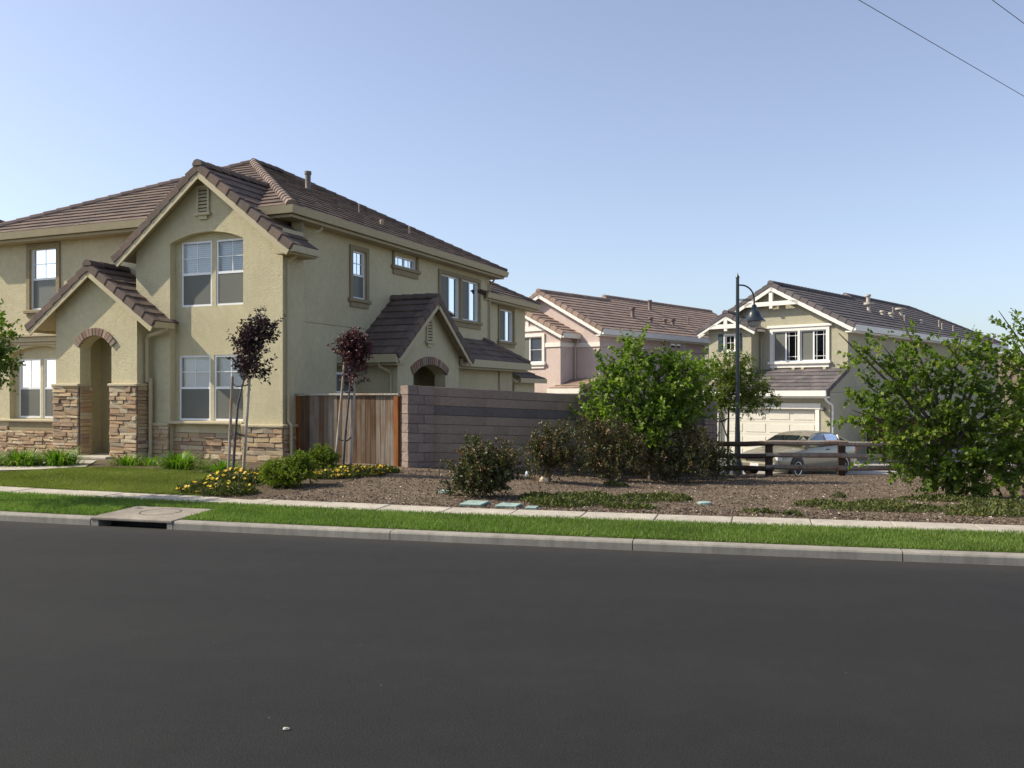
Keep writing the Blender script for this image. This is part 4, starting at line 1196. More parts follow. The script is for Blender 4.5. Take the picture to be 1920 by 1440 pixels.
# house whose roof just shows past the corner house, and one past the big tree
h4 = empty('stucco_house', (-24.8, 38.0, 0.8), -R(22.9))
tag(h4, 'tan house whose brown hip roof peeks over the cream house', 'house')
MB().box(-6, 6, -6, 6, -0.9, 6.2).build('wall', M['stucco4'], h4)
q4 = 6.5 * sl_
for (p0, al, inn, sd) in (((6.5, -6.5, 6.25), (0, 1, 0), (-1, 0, 0), 301), ((-6.5, -6.5, 6.25), (1, 0, 0), (0, 1, 0), 302), ((-6.5, -6.5, 6.25), (0, 1, 0), (1, 0, 0), 303), ((-6.5, 6.5, 6.25), (1, 0, 0), (0, -1, 0), 304)):
    roof_plane(h4, p0, al, inn, PM, [(0, 0), (13, 0), (6.5, q4)], TL, False, sd)
for sx, sy in ((1, -1), (-1, -1), (1, 1), (-1, 1)): cap_run(h4, (6.5 * sx, 6.5 * sy, 6.28), (0, 0, 6.28 + 6.5 * PM), M['tile'])
eave_box(-6.5, 6.5, -6.5, 6.5, 6.26, house=h4)
for u in (-3, 2): MB().box(u - 0.7, u + 0.7, 0.002, 0.05, 3.6, 5.2, FR(-6)).build('window', M['vinyl'], h4)

# ------------------------------------------------------------------ wooden side fence
def wood_mat(name, cols, grain=22):
    m, nt, p = nmat(name)
    oi = nt.nodes.new('ShaderNodeObjectInfo'); k = len(cols)
    r = ramp(nt, oi.outputs['Random'], [(i / k, c) for i, c in enumerate(cols)]); r.color_ramp.interpolation = 'CONSTANT'
    tc = nt.nodes.new('ShaderNodeTexCoord')
    ad = nt.nodes.new('ShaderNodeVectorMath'); ad.operation = 'ADD'
    cb = nt.nodes.new('ShaderNodeCombineXYZ')
    mu = nt.nodes.new('ShaderNodeMath'); mu.operation = 'MULTIPLY'; mu.inputs[1].default_value = 37.0
    nt.links.new(oi.outputs['Random'], mu.inputs[0])
    nt.links.new(mu.outputs[0], cb.inputs[0]); nt.links.new(mu.outputs[0], cb.inputs[2])
    nt.links.new(tc.outputs['Object'], ad.inputs[0]); nt.links.new(cb.outputs[0], ad.inputs[1])
    mp = nt.nodes.new('ShaderNodeMapping'); mp.inputs['Scale'].default_value = (grain, grain, 0.9)
    nt.links.new(ad.outputs[0], mp.inputs[0])
    n = noise(nt, 1.3, 6, 0.65, vec=mp.outputs[0])
    v = ramp(nt, n.outputs['Fac'], [(0.28, (0.45, 0.40, 0.36)), (0.5, (0.95, 0.95, 0.95)), (0.75, (1.25, 1.22, 1.18))])
    b = noise(nt, 1.1, 3, 0.6, vec=ad.outputs[0])
    st = ramp(nt, b.outputs['Fac'], [(0.35, (0.75, 0.52, 0.36)), (0.55, (1, 1, 1))])
    x = mixc(nt, r.outputs[0], v.outputs[0], 1.0, 'MULTIPLY'); x = mixc(nt, x, st.outputs[0], 0.8, 'MULTIPLY')
    nt.links.new(x, p.inputs['Base Color']); p.inputs['Roughness'].default_value = 0.85
    p.inputs['Specular IOR Level'].default_value = 0.2
    bump(nt, p, n.outputs['Fac'], 0.4, 0.006)
    return m
M['board'] = wood_mat('weathered_cedar', [(0.22, 0.185, 0.145), (0.17, 0.132, 0.095), (0.25, 0.215, 0.178), (0.125, 0.082, 0.052), (0.22, 0.19, 0.155), (0.155, 0.104, 0.068), (0.265, 0.235, 0.198)])
M['post'] = wood_mat('new_redwood', [(0.30, 0.125, 0.045)])
M['railw'] = wood_mat('grey_weathered_rail', [(0.27, 0.23, 0.195), (0.23, 0.195, 0.165), (0.30, 0.26, 0.22)])
M['raild'] = wood_mat('painted_shade_rail', [(0.075, 0.058, 0.047), (0.06, 0.047, 0.038), (0.09, 0.07, 0.056)])  # shade of the unlit first span painted into the wood colour; posts share it
M['stake'] = wood_mat('lodgepole_stake', [(0.46, 0.42, 0.36), (0.42, 0.37, 0.31)])
M['rubber'] = plain('black_rubber', (0.012, 0.012, 0.012), 0.6)
fl = Vector(world_xy(O1, A1, 0.03, 0.52)); fr = Vector((-2.47, 19.82))
fd = fr - fl; FL = fd.length
wf = empty('wooden_fence', (fl.x, fl.y, 0.27), math.atan2(fd.y, fd.x))
tag(wf, 'weathered cedar board fence with orange end post joining house to block wall', 'fence')
rg = random.Random(9)
x = 0.10
while x < FL - 0.13:
    w = rg.uniform(0.125, 0.15); w = min(w, FL - 0.12 - x)
    if w < 0.05: break
    y = rg.uniform(-0.004, 0.004)
    me = MB().box(0, w - 0.005, -0.010, 0.010, 0, 1.55 + rg.uniform(-0.008, 0.004)).mesh('board', M['board']); bevel_mesh(me, 0.003)
    obj('board', me, wf, (x, y, 0.06), rg.uniform(-0.004, 0.004))
    x += w
MB().box(0, 0.10, -0.05, 0.05, -0.15, 1.60).build('post', M['post'], wf); MB().box(FL - 0.11, FL, -0.05, 0.05, -0.15, 1.60).build('post', M['post'], wf)
MB().box(-0.02, FL + 0.02, -0.065, 0.065, 1.625, 1.66).build('cap_rail', M['stake'], wf)
MB().box(0.1, FL - 0.12, 0.012, 0.05, 0.25, 0.34).build('rail', M['board'], wf); MB().box(0.1, FL - 0.12, 0.012, 0.05, 1.4, 1.49).build('rail', M['board'], wf)
MB().box(1.4, FL - 0.12, -0.03, -0.012, 0.02, 0.085).build('kick_board', M['stake'], wf)

# ------------------------------------------------------------------ block wall
BWL = 9.04; BWS = -0.044
bw = empty('block_wall', (-2.237, 19.5, 0.0), R(31.3))
tag(bw, 'purplish concrete block wall with a dark course and split-face end pier', 'wall')
M['block'] = per_object('brown_block', [(0.325, 0.245, 0.185), (0.30, 0.225, 0.17), (0.345, 0.26, 0.195), (0.31, 0.235, 0.178)], 0.92, 0.6, 45, 0.2, 14)
M['blockd'] = per_object('charcoal_block', [(0.165, 0.14, 0.13), (0.15, 0.128, 0.12)], 0.92, 0.6, 45, 0.2, 14)
M['blockp'] = per_object('split_face_block', [(0.29, 0.222, 0.185), (0.255, 0.197, 0.168), (0.31, 0.24, 0.20)], 0.95, 1.0, 30, 0.3, 18)
M['mortar'] = plain('mortar', (0.075, 0.058, 0.05), 0.95)
def shear_box(mb, x0, x1, y0, y1, z0, z1):
    c = [(x0, y0, z0), (x1, y0, z0), (x1, y1, z0), (x0, y1, z0), (x0, y0, z1), (x1, y0, z1), (x1, y1, z1), (x0, y1, z1)]
    return mb.hexa([(p[0], p[1], p[2] + BWS * (p[0])) for p in c])
CH = 0.2065; NZ = 9; BZ = 0.247
def block_mesh(w, d0, d1, mat, bev=0.012, rough=0.0, seed=0):
    mb = MB(); shear_box(mb, 0, w, d0, d1, 0, CH - 0.004)
    me = mb.mesh('block', mat)
    bm = bmesh.new(); bm.from_mesh(me)
    bmesh.ops.bevel(bm, geom=[e for e in bm.edges if rough or abs(e.verts[0].co.z - e.verts[1].co.z) < 0.05 and abs(e.verts[0].co.x - e.verts[1].co.x) > 0.05], offset=bev, segments=1, affect='EDGES', profile=0.5)
    bm.to_mesh(me); bm.free()
    if rough:
        bm = bmesh.new(); bm.from_mesh(me)
        bmesh.ops.subdivide_edges(bm, edges=bm.edges[:], cuts=2, use_grid_fill=True)
        r_ = random.Random(seed)
        for v in bm.verts:
            v.co += Vector((r_.uniform(-rough, rough), r_.uniform(-rough, rough), 0))
        bm.to_mesh(me); bm.free()
    return me
full = {k: block_mesh(0.4075, 0.08, 0.28, M[k]) for k in ('block', 'blockd')}
piers = [(0.0, 0.62), (4.54, 5.06), (BWL - 0.45, BWL)]
spans = [(0.62, 4.54), (5.06, BWL - 0.45)]
core = MB()
for (a, b) in spans: shear_box(core, a, b, 0.095, 0.265, BZ - 0.35, BZ + NZ * CH - 0.02)
for (a, b) in piers: shear_box(core, a + .02, b - .02, 0.025, 0.375, BZ - 0.35, BZ + NZ * CH)
core.build('mortar_core', M['mortar'], bw)
rg = random.Random(12)
for k in range(NZ):
    z = BZ + k * CH
    key = 'blockd' if k == NZ - 3 else 'block'
    for (a, b) in spans:
        n = int(round((b - a) / 0.4085)); w = (b - a) / n
        off = 0.5 * w if k % 2 else 0
        x = a
        pieces = ([off] if off else []) + [w] * (n - (1 if off else 0)) + ([off] if off else [])
        for pw in pieces:
            me = full[key] if abs(pw - 0.408) < 0.012 else None
            if me is None:
                kk = (key, round(pw, 3))
                if kk not in full: full[kk] = block_mesh(pw - 0.0005, 0.08, 0.28, M[key])
                me = full[kk]
            obj('block', me, bw, (x + 0.0015, rg.uniform(-0.002, 0.002), z + BWS * x))
            x += pw
pm_ = {}
for pi, (a, b) in enumerate(piers):
    for k in range(NZ):
        z = BZ + k * CH + 0.004
        w = b - a
        cut = w * (0.62 if k % 2 else 0.38)
        for (x0, x1) in ((0, cut - 0.003), (cut + 0.003, w)):
            me = block_mesh(x1 - x0, 0.0, 0.40, M['blockp'], 0.008, 0.006, seed=pi * 40 + k)
            obj('block', me, bw, (a + x0, 0, z + BWS * (a + x0)))

# ------------------------------------------------------------------ split rail fence
sr = empty('rail_fence', (6.9, 24.4, 0))
tag(sr, 'low weathered three-rail wooden fence in front of the parked car', 'fence')
FP = [(5.05, 24.75), (6.92, 24.42), (8.85, 24.35), (10.75, 24.35), (12.6, 24.5), (14.4, 24.7)]
for i, (x, y) in enumerate(FP):
    z = zf(x, y)
    me = MB().box(-0.09, 0.09, -0.07, 0.07, -0.25, 0.93).mesh('post', M['raild']); bevel_mesh(me, 0.02)
    obj('post', me, sr, (x - 6.9, y - 24.4, z), 0.1 * i)
rg = random.Random(4)
for i in range(len(FP) - 1):
    (x0, y0), (x1, y1) = FP[i], FP[i + 1]
    for k, hgt in enumerate((0.20, 0.53, 0.86)):
        pts = []
        ex = 0.14
        for t in (-0.06, 0.1, 0.35, 0.65, 0.9, 1.06):
            pts.append((x0 + (x1 - x0) * t - 6.9, y0 + (y1 - y0) * t - 24.4 - 0.085 + rg.uniform(-.008, .008), zf(x0 + (x1 - x0) * t, y0 + (y1 - y0) * t) + hgt + 0.03 * (i % 2) + rg.uniform(-.012, .012)))
        MB().tube(pts, [0.055, 0.068, 0.072, 0.07, 0.068, 0.055], 7).build('rail', M['raild'] if i == 0 else M['railw'], sr)

# brown gate beside the garage
gt = empty('side_gate', (14.6, 37.2, -0.75), -R(42.5))
tag(gt, 'dark brown board gate beside the sage house', 'gate')
M['gatew'] = wood_mat('dark_fence_board', [(0.10, 0.065, 0.045), (0.085, 0.055, 0.04), (0.12, 0.08, 0.055)])
for i in range(20):
    MB().box(0.02 + i * 0.15, 0.02 + i * 0.15 + 0.143, -0.012, 0.012, 0.03, 1.72).build('board', M['gatew'], gt)
for u in (0.0, 1.5, 3.0): MB().box(u - 0.05, u + 0.05, 0.014, 0.11, -0.1, 1.78).build('post', M['gatew'], gt)

# ------------------------------------------------------------------ street lamp
LX, LY = 6.22, 25.0; lz0 = zf(LX, LY)
lamp = empty('street_lamp', (LX, LY, lz0))
tag(lamp, 'dark teal street lamp with curved arm and bell shade', 'street lamp')
lm = plain('dark_green_enamel', (0.018, 0.026, 0.030), 0.32, spec=0.6)
LH = 5.16 - lz0
MB().lathe([(0.14, -0.1), (0.14, 0.30), (0.10, 0.38), (0.085, 0.6), (0.062, 1.5), (0.046, LH - 0.3), (0.044, LH - 0.06), (0.055, LH - 0.05), (0.05, LH), (0.02, LH + 0.04), (0.006, LH + 0.10)], 16).build('pole', lm, lamp, smooth=True)
ar = [(0.04, 0, LH - 0.24)]
for i in range(11):
    a = math.pi / 2 - math.pi / 2 * i / 10
    ar.append((0.10 + 0.36 * math.cos(a), 0, LH - 0.24 - 0.40 + 0.40 * math.sin(a)))
ar.append((0.46, 0, LH - 0.80))
MB().tube(ar, 0.022, 8).build('arm', lm, lamp, smooth=True)
MB().tube([(0.04, 0, LH - 0.63), (0.45, 0, LH - 0.63)], 0.011, 6).tube([(0.04, 0, LH - 0.67), (0.45, 0, LH - 0.67)], 0.011, 6).build('stay_bar', lm, lamp)
hz = LH - 1.22
sh_ = MB().lathe([(0.30, hz - 0.02), (0.315, hz - 0.015), (0.27, hz + 0.035), (0.205, hz + 0.10), (0.17, hz + 0.20), (0.12, hz + 0.28), (0.075, hz + 0.31), (0.068, hz + 0.40), (0.05, hz + 0.44), (0.026, hz + 0.45)], 24, (0.46, 0, 0)).build('shade', lm, lamp, smooth=True)
gm_, gn, gp_ = nmat('frosted_globe'); gp_.inputs['Base Color'].default_value = (0.55, 0.56, 0.55, 1); gp_.inputs['Roughness'].default_value = 0.25; gp_.inputs['Transmission Weight'].default_value = 0.3
MB().lathe([(0.02, hz - 0.20), (0.10, hz - 0.185), (0.17, hz - 0.13), (0.19, hz - 0.05), (0.19, hz - 0.022)], 20, (0.46, 0, 0)).build('globe', gm_, lamp, smooth=True)

# ------------------------------------------------------------------ foliage
def leaf_arrays(P, D, size, rg, aspect=0.5, fold=0.12):
    """folded diamond leaves: P base points, D pointing directions"""
    n = len(P)
    D = D / np.maximum(1e-6, np.linalg.norm(D, axis=1, keepdims=True))
    r = rg.normal(size=(n, 3)); r[:, 2] += 0.5
    B = np.cross(D, r); B /= np.maximum(1e-6, np.linalg.norm(B, axis=1, keepdims=True))
    N = np.cross(B, D)
    L = (size * rg.uniform(0.65, 1.3, n))[:, None]
    v = np.empty((n, 4, 3))
    v[:, 0] = P
    v[:, 1] = P + D * L * 0.45 + B * L * aspect * 0.5 + N * L * fold
    v[:, 2] = P + D * L - N * L * 0.10
    v[:, 3] = P + D * L * 0.45 - B * L * aspect * 0.5 + N * L * fold
    return v.reshape(-1, 3)

def tri_mesh(name, verts, faces, mat, tint=None):
    me = bpy.data.meshes.new(name)
    nv, nf = len(verts), len(faces)
    me.vertices.add(nv); me.vertices.foreach_set('co', np.ascontiguousarray(verts, dtype=np.float32).ravel())
    k = faces.shape[1]
    me.loops.add(nf * k); me.loops.foreach_set('vertex_index', np.ascontiguousarray(faces, dtype=np.int32).ravel())
    me.polygons.add(nf)
    me.polygons.foreach_set('loop_start', np.arange(0, nf * k, k, dtype=np.int32))
    me.update(calc_edges=True)
    me.materials.append(mat)
    if tint is not None: add_tint(me, np.ascontiguousarray(tint, dtype=np.float32))
    return me

def leaf_mesh(name, P, D, size, mat, rg, aspect=0.5, fold=0.12, tint=None):
    v = leaf_arrays(P, D, size, rg, aspect, fold)
    n = len(P); b = np.arange(n)[:, None] * 4
    f = np.concatenate([b + np.array([[0, 1, 2]]), b + np.array([[0, 2, 3]])], axis=1).reshape(-1, 3)
    t = np.repeat(rg.random(n) if tint is None else tint, 2)
    return tri_mesh(name, v, f, mat, t)

def bark(name, col): return plain(name, col, 0.9, var=0.3, scale=14, bs=0.6, bscale=50)
M['bark'] = bark('grey_brown_bark', (0.12, 0.095, 0.075)); M['plumbark'] = bark('plum_bark', (0.10, 0.085, 0.08))
M['leaf_green'] = per_face('bright_green_leaf', [(0, (0.065, 0.11, 0.014)), (0.5, (0.155, 0.24, 0.026)), (0.85, (0.24, 0.325, 0.038)), (1, (0.34, 0.40, 0.07))], 0.5, 0.1, 3, trans=0.45, spec=0.3)
M['leaf_maple'] = per_face('mid_green_leaf', [(0, (0.06, 0.105, 0.014)), (0.5, (0.14, 0.205, 0.024)), (0.88, (0.215, 0.275, 0.034)), (1, (0.31, 0.28, 0.06))], 0.5, 0.1, 3, trans=0.45, spec=0.3)
M['leaf_olive'] = per_face('feathery_green_leaf', [(0, (0.08, 0.115, 0.016)), (0.5, (0.15, 0.20, 0.028)), (1, (0.22, 0.26, 0.045))], 0.55, 0.1, 3, trans=0.45, spec=0.25)
M['leaf_plum'] = per_face('purple_plum_leaf', [(0, (0.016, 0.009, 0.014)), (0.6, (0.045, 0.018, 0.026)), (0.9, (0.09, 0.03, 0.035)), (1, (0.17, 0.06, 0.05))], 0.45, 0.1, 3, trans=0.2, spec=0.4)
M['leaf_plum2'] = per_face('red_plum_leaf', [(0, (0.03, 0.012, 0.018)), (0.6, (0.085, 0.024, 0.035)), (1, (0.24, 0.06, 0.07))], 0.45, 0.1, 3, trans=0.28, spec=0.4)
M['leaf_shrub'] = per_face('dark_shrub_leaf', [(0, (0.03, 0.042, 0.013)), (0.4, (0.065, 0.078, 0.02)), (0.65, (0.11, 0.092, 0.03)), (0.82, (0.16, 0.085, 0.038)), (1, (0.28, 0.13, 0.06))], 0.42, 0.1, 3, trans=0.18, spec=0.35)
M['leaf_lime'] = per_face('yellow_green_leaf', [(0, (0.07, 0.12, 0.010)), (0.5, (0.16, 0.22, 0.016)), (1, (0.30, 0.32, 0.03))], 0.5, 0.1, 3, trans=0.35, spec=0.25)
M['leaf_cover'] = per_face('ground_cover_leaf', [(0, (0.045, 0.062, 0.016)), (0.5, (0.095, 0.115, 0.028)), (0.88, (0.14, 0.15, 0.042)), (1, (0.17, 0.125, 0.055))], 0.55, 0.1, 3, trans=0.25, spec=0.25)
M['blade'] = per_face('lily_blade', [(0, (0.07, 0.16, 0.012)), (0.6, (0.15, 0.27, 0.016)), (0.93, (0.22, 0.34, 0.025)), (1, (0.4, 0.34, 0.10))], 0.45, 0.1, 3, trans=0.35, spec=0.3)
M['grass'] = per_face('grass_blade', [(0, (0.115, 0.185, 0.034)), (0.5, (0.195, 0.28, 0.058)), (0.85, (0.26, 0.345, 0.085)), (1, (0.40, 0.37, 0.17))], 0.55, 0.35, 0.9, trans=0.4, spec=0.3)
M['lawng'] = per_face('lawn_blade', [(0, (0.155, 0.18, 0.036)), (0.5, (0.235, 0.255, 0.06)), (0.85, (0.295, 0.305, 0.085)), (1, (0.40, 0.35, 0.16))], 0.55, 0.35, 0.9, trans=0.4, spec=0.25)
M['petal'] = per_face('yellow_petal', [(0, (0.65, 0.36, 0.02)), (0.5, (0.75, 0.50, 0.02)), (1, (0.80, 0.62, 0.06))], 0.5, 0.05, 3, trans=0.25, spec=0.3)
M['chip'] = per_face('bark_chip', [(0, (0.07, 0.05, 0.035)), (0.5, (0.16, 0.12, 0.085)), (0.8, (0.26, 0.20, 0.145)), (0.93, (0.44, 0.36, 0.28)), (1, (0.72, 0.64, 0.54))], 0.9, 0.2, 9, spec=0.15)

def shoots_for(clumps, rg, nlen, per, up=0.5, spread=0.6, hollow=0.25):
    """twigs spread through each clump and the leaf points along them"""
    P, D, twigs, TN = [], [], [], []
    for (cx, cy, cz, rx, ry, rz, n) in clumps:
        tone0 = rg.random()
        for _ in range(n):
            tone = 0.5 * tone0 + 0.5 * rg.random()
            d = rg.normal(size=3); d /= np.linalg.norm(d)
            rr = (hollow + (1 - hollow) * rg.random()) ** 0.7 * 0.82
            off = d * rr
            st = np.array([cx, cy, cz]) + off * np.array([rx, ry, rz])
            dr = off * 0.9 + np.array([0, 0, up]) + rg.normal(size=3) * spread * 0.5
            dr /= np.linalg.norm(dr)
            L = rg.uniform(*nlen)
            bend = rg.normal(size=3) * 0.12 + np.array([0, 0, -0.05])
            k = max(3, int(per * L))
            t = np.sort(rg.uniform(0.05, 1.0, k))
            pts = st + dr * (t * L)[:, None] + bend * ((t * L) ** 2)[:, None]
            rad = rg.normal(size=(k, 3)); rad -= (rad @ dr)[:, None] * dr
            rad /= np.maximum(1e-6, np.linalg.norm(rad, axis=1, keepdims=True))
            TN.append(np.clip(0.55 * rg.random(k) + 0.45 * tone + 0.12 * rg.normal(), 0, 1))
            P.append(pts); D.append(dr * 0.55 + rad * 0.8 + np.array([0, 0, -0.12]))
            twigs.append((st, st + dr * L * 0.5 + bend * (L * .5) ** 2, st + dr * L * 0.93 + bend * (L * .93) ** 2))
    return np.concatenate(P), np.concatenate(D), twigs, np.concatenate(TN)

def plant(name, label, cat, base, clumps, leaf, size, nlen, per, seed, dens=1.0, trunk=None, tr=0.05, barkm=None, up=0.5, spread=0.6, aspect=0.55, group=None, hollow=0.25, twig_r=0.004, extra=None):
    """a woody plant: trunk, limbs to every clump, twigs, leaves; clumps are relative to the base"""
    rg = np.random.default_rng(seed)
    t = empty(name, base)
    tag(t, label, cat, group)
    clumps = [(*c[:6], max(2, int(c[6] * dens))) for c in clumps]
    P, D, tw, TN = shoots_for(clumps, rg, nlen, per, up, spread, hollow)
    leafname = 'crown' if cat == 'tree' else 'foliage'
    obj(leafname, leaf_mesh(leafname, P, D, size, M[leaf], rg, aspect, tint=TN), t)
    mb = MB()
    trunk = trunk or [(0, 0, -0.08), (0, 0, 0.15)]
    n = len(trunk)
    mb.tube(trunk, [tr * (1.15 - 0.55 * i / max(1, n - 1)) for i in range(n)], 8)
    top = Vector(trunk[-1])
    for (cx, cy, cz, rx, ry, rz, k) in clumps:
        c = Vector((cx, cy, cz)); b = Vector(trunk[-1]) if cz > top.z else Vector(trunk[max(0, n - 2)])
        mid = b.lerp(c, 0.5) + Vector((rg.uniform(-.06, .06), rg.uniform(-.06, .06), 0.08))
        mb.tube([b, mid, c, c + (c - mid) * 0.5], [tr * 0.5, tr * 0.38, tr * 0.24, tr * 0.1], 6)
    for i, (a, m_, e) in enumerate(tw):
        if i % 2 == 0 and twig_r > 0: mb.tube([a, m_, e], [twig_r * 1.4, twig_r, twig_r * 0.5], 3, cap=False)
    w_ = mb.build('trunk' if cat == 'tree' else 'stems', barkm or M['bark'], t, smooth=True)
    if cat != 'tree': tag(w_, kind='stuff')
    return t

def at(x, y, dz=0.0): return (x, y, zf(x, y) + dz)

# purple plums with stakes
def stake(base, top, label, group, ties):
    b = Vector(base); o = empty('tree_stake', b); tag(o, label, 'stake', group)
    d = Vector(top) - b
    MB().tube([d * -0.03, d * 0.5, d], [0.03, 0.028, 0.027], 8).build('pole', M['stake'], o, smooth=True)
    for (f, q) in ties:
        p = d * f; e = Vector(q) - b
        MB().tube([p, p.lerp(e, 0.5) + Vector((0, -0.02, -0.03)), e], 0.014, 6).build('tie', M['rubber'], o)
pA = at(-5.55, 18.0)
plant('plum_tree', 'slanting dark purple plum tree beside the stone wainscot', 'tree', pA,
      [(0.38, 0, 2.3, 0.26, 0.3, 0.40, 66), (0.48, 0.05, 2.7, 0.26, 0.28, 0.40, 62), (0.27, -0.05, 2.55, 0.17, 0.25, 0.34, 34), (0.68, 0, 2.8, 0.16, 0.22, 0.38, 26), (0.30, 0, 2.0, 0.20, 0.2, 0.20, 26), (0.48, 0.0, 1.92, 0.16, 0.18, 0.12, 12)],
      'leaf_plum', 0.066, (0.14, 0.40), 50, 1, 1.4, [(0, 0, -0.1), (0.05, 0, 0.7), (0.11, 0, 1.4), (0.22, 0, 1.85)], 0.028, M['plumbark'], 0.9, 0.5, 0.55)
ta = Vector(pA)
stake((pA[0] - 0.12, pA[1] + 0.12, pA[2]), (pA[0] - 0.03, pA[1] + 0.10, pA[2] + 1.95), 'grey pole stake on the window side of the slanting purple plum', 'stakes of the slanting plum', [(0.42, ta + Vector((0.06, 0, 0.82))), (0.93, ta + Vector((0.18, 0, 1.75)))])
stake((pA[0] + 0.20, pA[1] + 0.05, pA[2]), (pA[0] + 0.33, pA[1] + 0.03, pA[2] + 1.92), 'grey pole stake on the fence side of the slanting purple plum', 'stakes of the slanting plum', [(0.41, ta + Vector((0.065, 0, 0.84))), (0.94, ta + Vector((0.18, 0, 1.78)))])
pB = at(-3.52, 18.85)
plant('plum_tree', 'slim reddish purple plum tree in front of the wooden fence', 'tree', pB,
      [(0.17, 0, 2.52, 0.20, 0.24, 0.28, 60), (0.33, 0, 2.50, 0.19, 0.22, 0.30, 48), (0.04, 0, 2.45, 0.12, 0.18, 0.22, 24), (0.26, 0, 2.15, 0.15, 0.18, 0.22, 26), (0.16, 0, 1.85, 0.14, 0.14, 0.16, 12)],
      'leaf_plum2', 0.060, (0.12, 0.32), 60, 2, 2.0, [(0, 0, -0.1), (0.05, 0, 0.7), (0.13, 0, 1.5), (0.18, 0, 2.1)], 0.026, M['plumbark'], 0.8, 0.5, 0.55)
tb = Vector(pB)
stake((pB[0] - 0.17, pB[1] + 0.06, pB[2]), (pB[0] + 0.03, pB[1] + 0.05, pB[2] + 2.25), 'thin pale stake on the house side of the reddish plum', 'stakes of the reddish plum', [(0.30, tb + Vector((0.05, 0, 0.62))), (0.75, tb + Vector((0.14, 0, 1.62)))])
stake((pB[0] + 0.155, pB[1] + 0.05, pB[2]), (pB[0] + 0.27, pB[1] + 0.04, pB[2] + 2.3), 'thin pale stake on the block-wall side of the reddish plum', 'stakes of the reddish plum', [(0.31, tb + Vector((0.05, 0, 0.60))), (0.74, tb + Vector((0.15, 0, 1.66)))])

# tree at the left edge of the lawn
lt = (*K(-8.55, 0.75), 0.14)
plant('street_tree', 'leafy green street tree on the grass strip beyond the storm drain', 'tree', lt,
      [(0.2, 0, 2.45, 0.62, 0.65, 0.52, 120), (-0.4, 0.1, 2.75, 0.75, 0.75, 0.6, 140), (0.42, -0.1, 2.75, 0.42, 0.5, 0.36, 56), (-0.6, -0.2, 2.2, 0.65, 0.65, 0.4, 80), (0.45, 0.1, 2.15, 0.34, 0.4, 0.22, 36)],
      'leaf_maple', 0.07, (0.15, 0.40), 42, 3, 1.6, [(0, 0, -0.1), (0.02, 0, 0.8), (-0.02, 0, 1.6), (0, 0, 2.2)], 0.05, None, 0.3, 0.75)

# bushy bright tree in front of the block wall
plant('pear_tree', 'dense bright green tree growing in front of the block wall', 'tree', at(3.25, 21.3),
      [(a * 0.9, b, c, d * 0.86, e, f, g) for (a, b, c, d, e, f, g) in [(-0.45, 0, 2.75, 0.26, 0.35, 0.50, 46), (0.25, 0, 2.55, 0.32, 0.4, 0.38, 46), (0.75, 0, 2.55, 0.22, 0.3, 0.36, 30), (-1.0, 0, 2.35, 0.26, 0.35, 0.34, 34), (-1.3, 0, 2.0, 0.24, 0.3, 0.3, 24), (1.2, 0, 2.35, 0.26, 0.35, 0.42, 40), (-0.5, -0.2, 2.05, 0.60, 0.6, 0.42, 90), (0.5, -0.1, 1.95, 0.62, 0.6, 0.42, 90), (1.1, 0.1, 1.75, 0.36, 0.45, 0.42, 46), (-0.95, 0, 1.45, 0.48, 0.5, 0.36, 60), (0.0, -0.2, 1.4, 0.75, 0.6, 0.42, 100), (0.85, 0.0, 1.25, 0.50, 0.5, 0.4, 60), (-0.2, -0.1, 0.85, 0.8, 0.6, 0.36, 80), (-1.5, 0.25, 1.4, 0.34, 0.3, 0.16, 14)]],
      'leaf_green', 0.100, (0.2, 0.60), 34, 4, 1.0, [(0, 0, -0.1), (0.02, 0, 0.6), (-0.02, 0, 1.2)], 0.06, None, 0.85, 0.5, 0.72)
# feathery street tree by the lamp
fb = at(6.1, 25.6)
plant('street_tree', 'small feathery olive-green street tree beside the lamp post', 'tree', fb,
      [(0.05, 0, 3.0, 0.55, 0.5, 0.5, 60), (0.45, 0, 2.55, 0.6, 0.5, 0.45, 60), (-0.3, 0, 2.55, 0.45, 0.5, 0.5, 45), (0.25, 0, 2.05, 0.7, 0.5, 0.35, 55), (0.85, 0, 2.2, 0.35, 0.4, 0.28, 26), (-0.35, 0, 2.0, 0.35, 0.4, 0.3, 26)],
      'leaf_olive', 0.095, (0.22, 0.52), 46, 5, 1.9, [(0, 0, -0.1), (0, 0, 1.0), (0.02, 0, 2.0)], 0.04, None, 0.15, 0.8, 0.34)
for dx, lb in ((-0.42, 'slender brown stake of the feathery tree, farther from the lamp post'), (-0.27, 'slender brown stake of the feathery tree, nearer the lamp post')):
    stake((fb[0] + dx, fb[1], fb[2]), (fb[0] + dx + 0.03, fb[1], fb[2] + 1.75), lb, 'stakes of the feathery tree', [(0.85, (fb[0], fb[1], fb[2] + 1.6))])

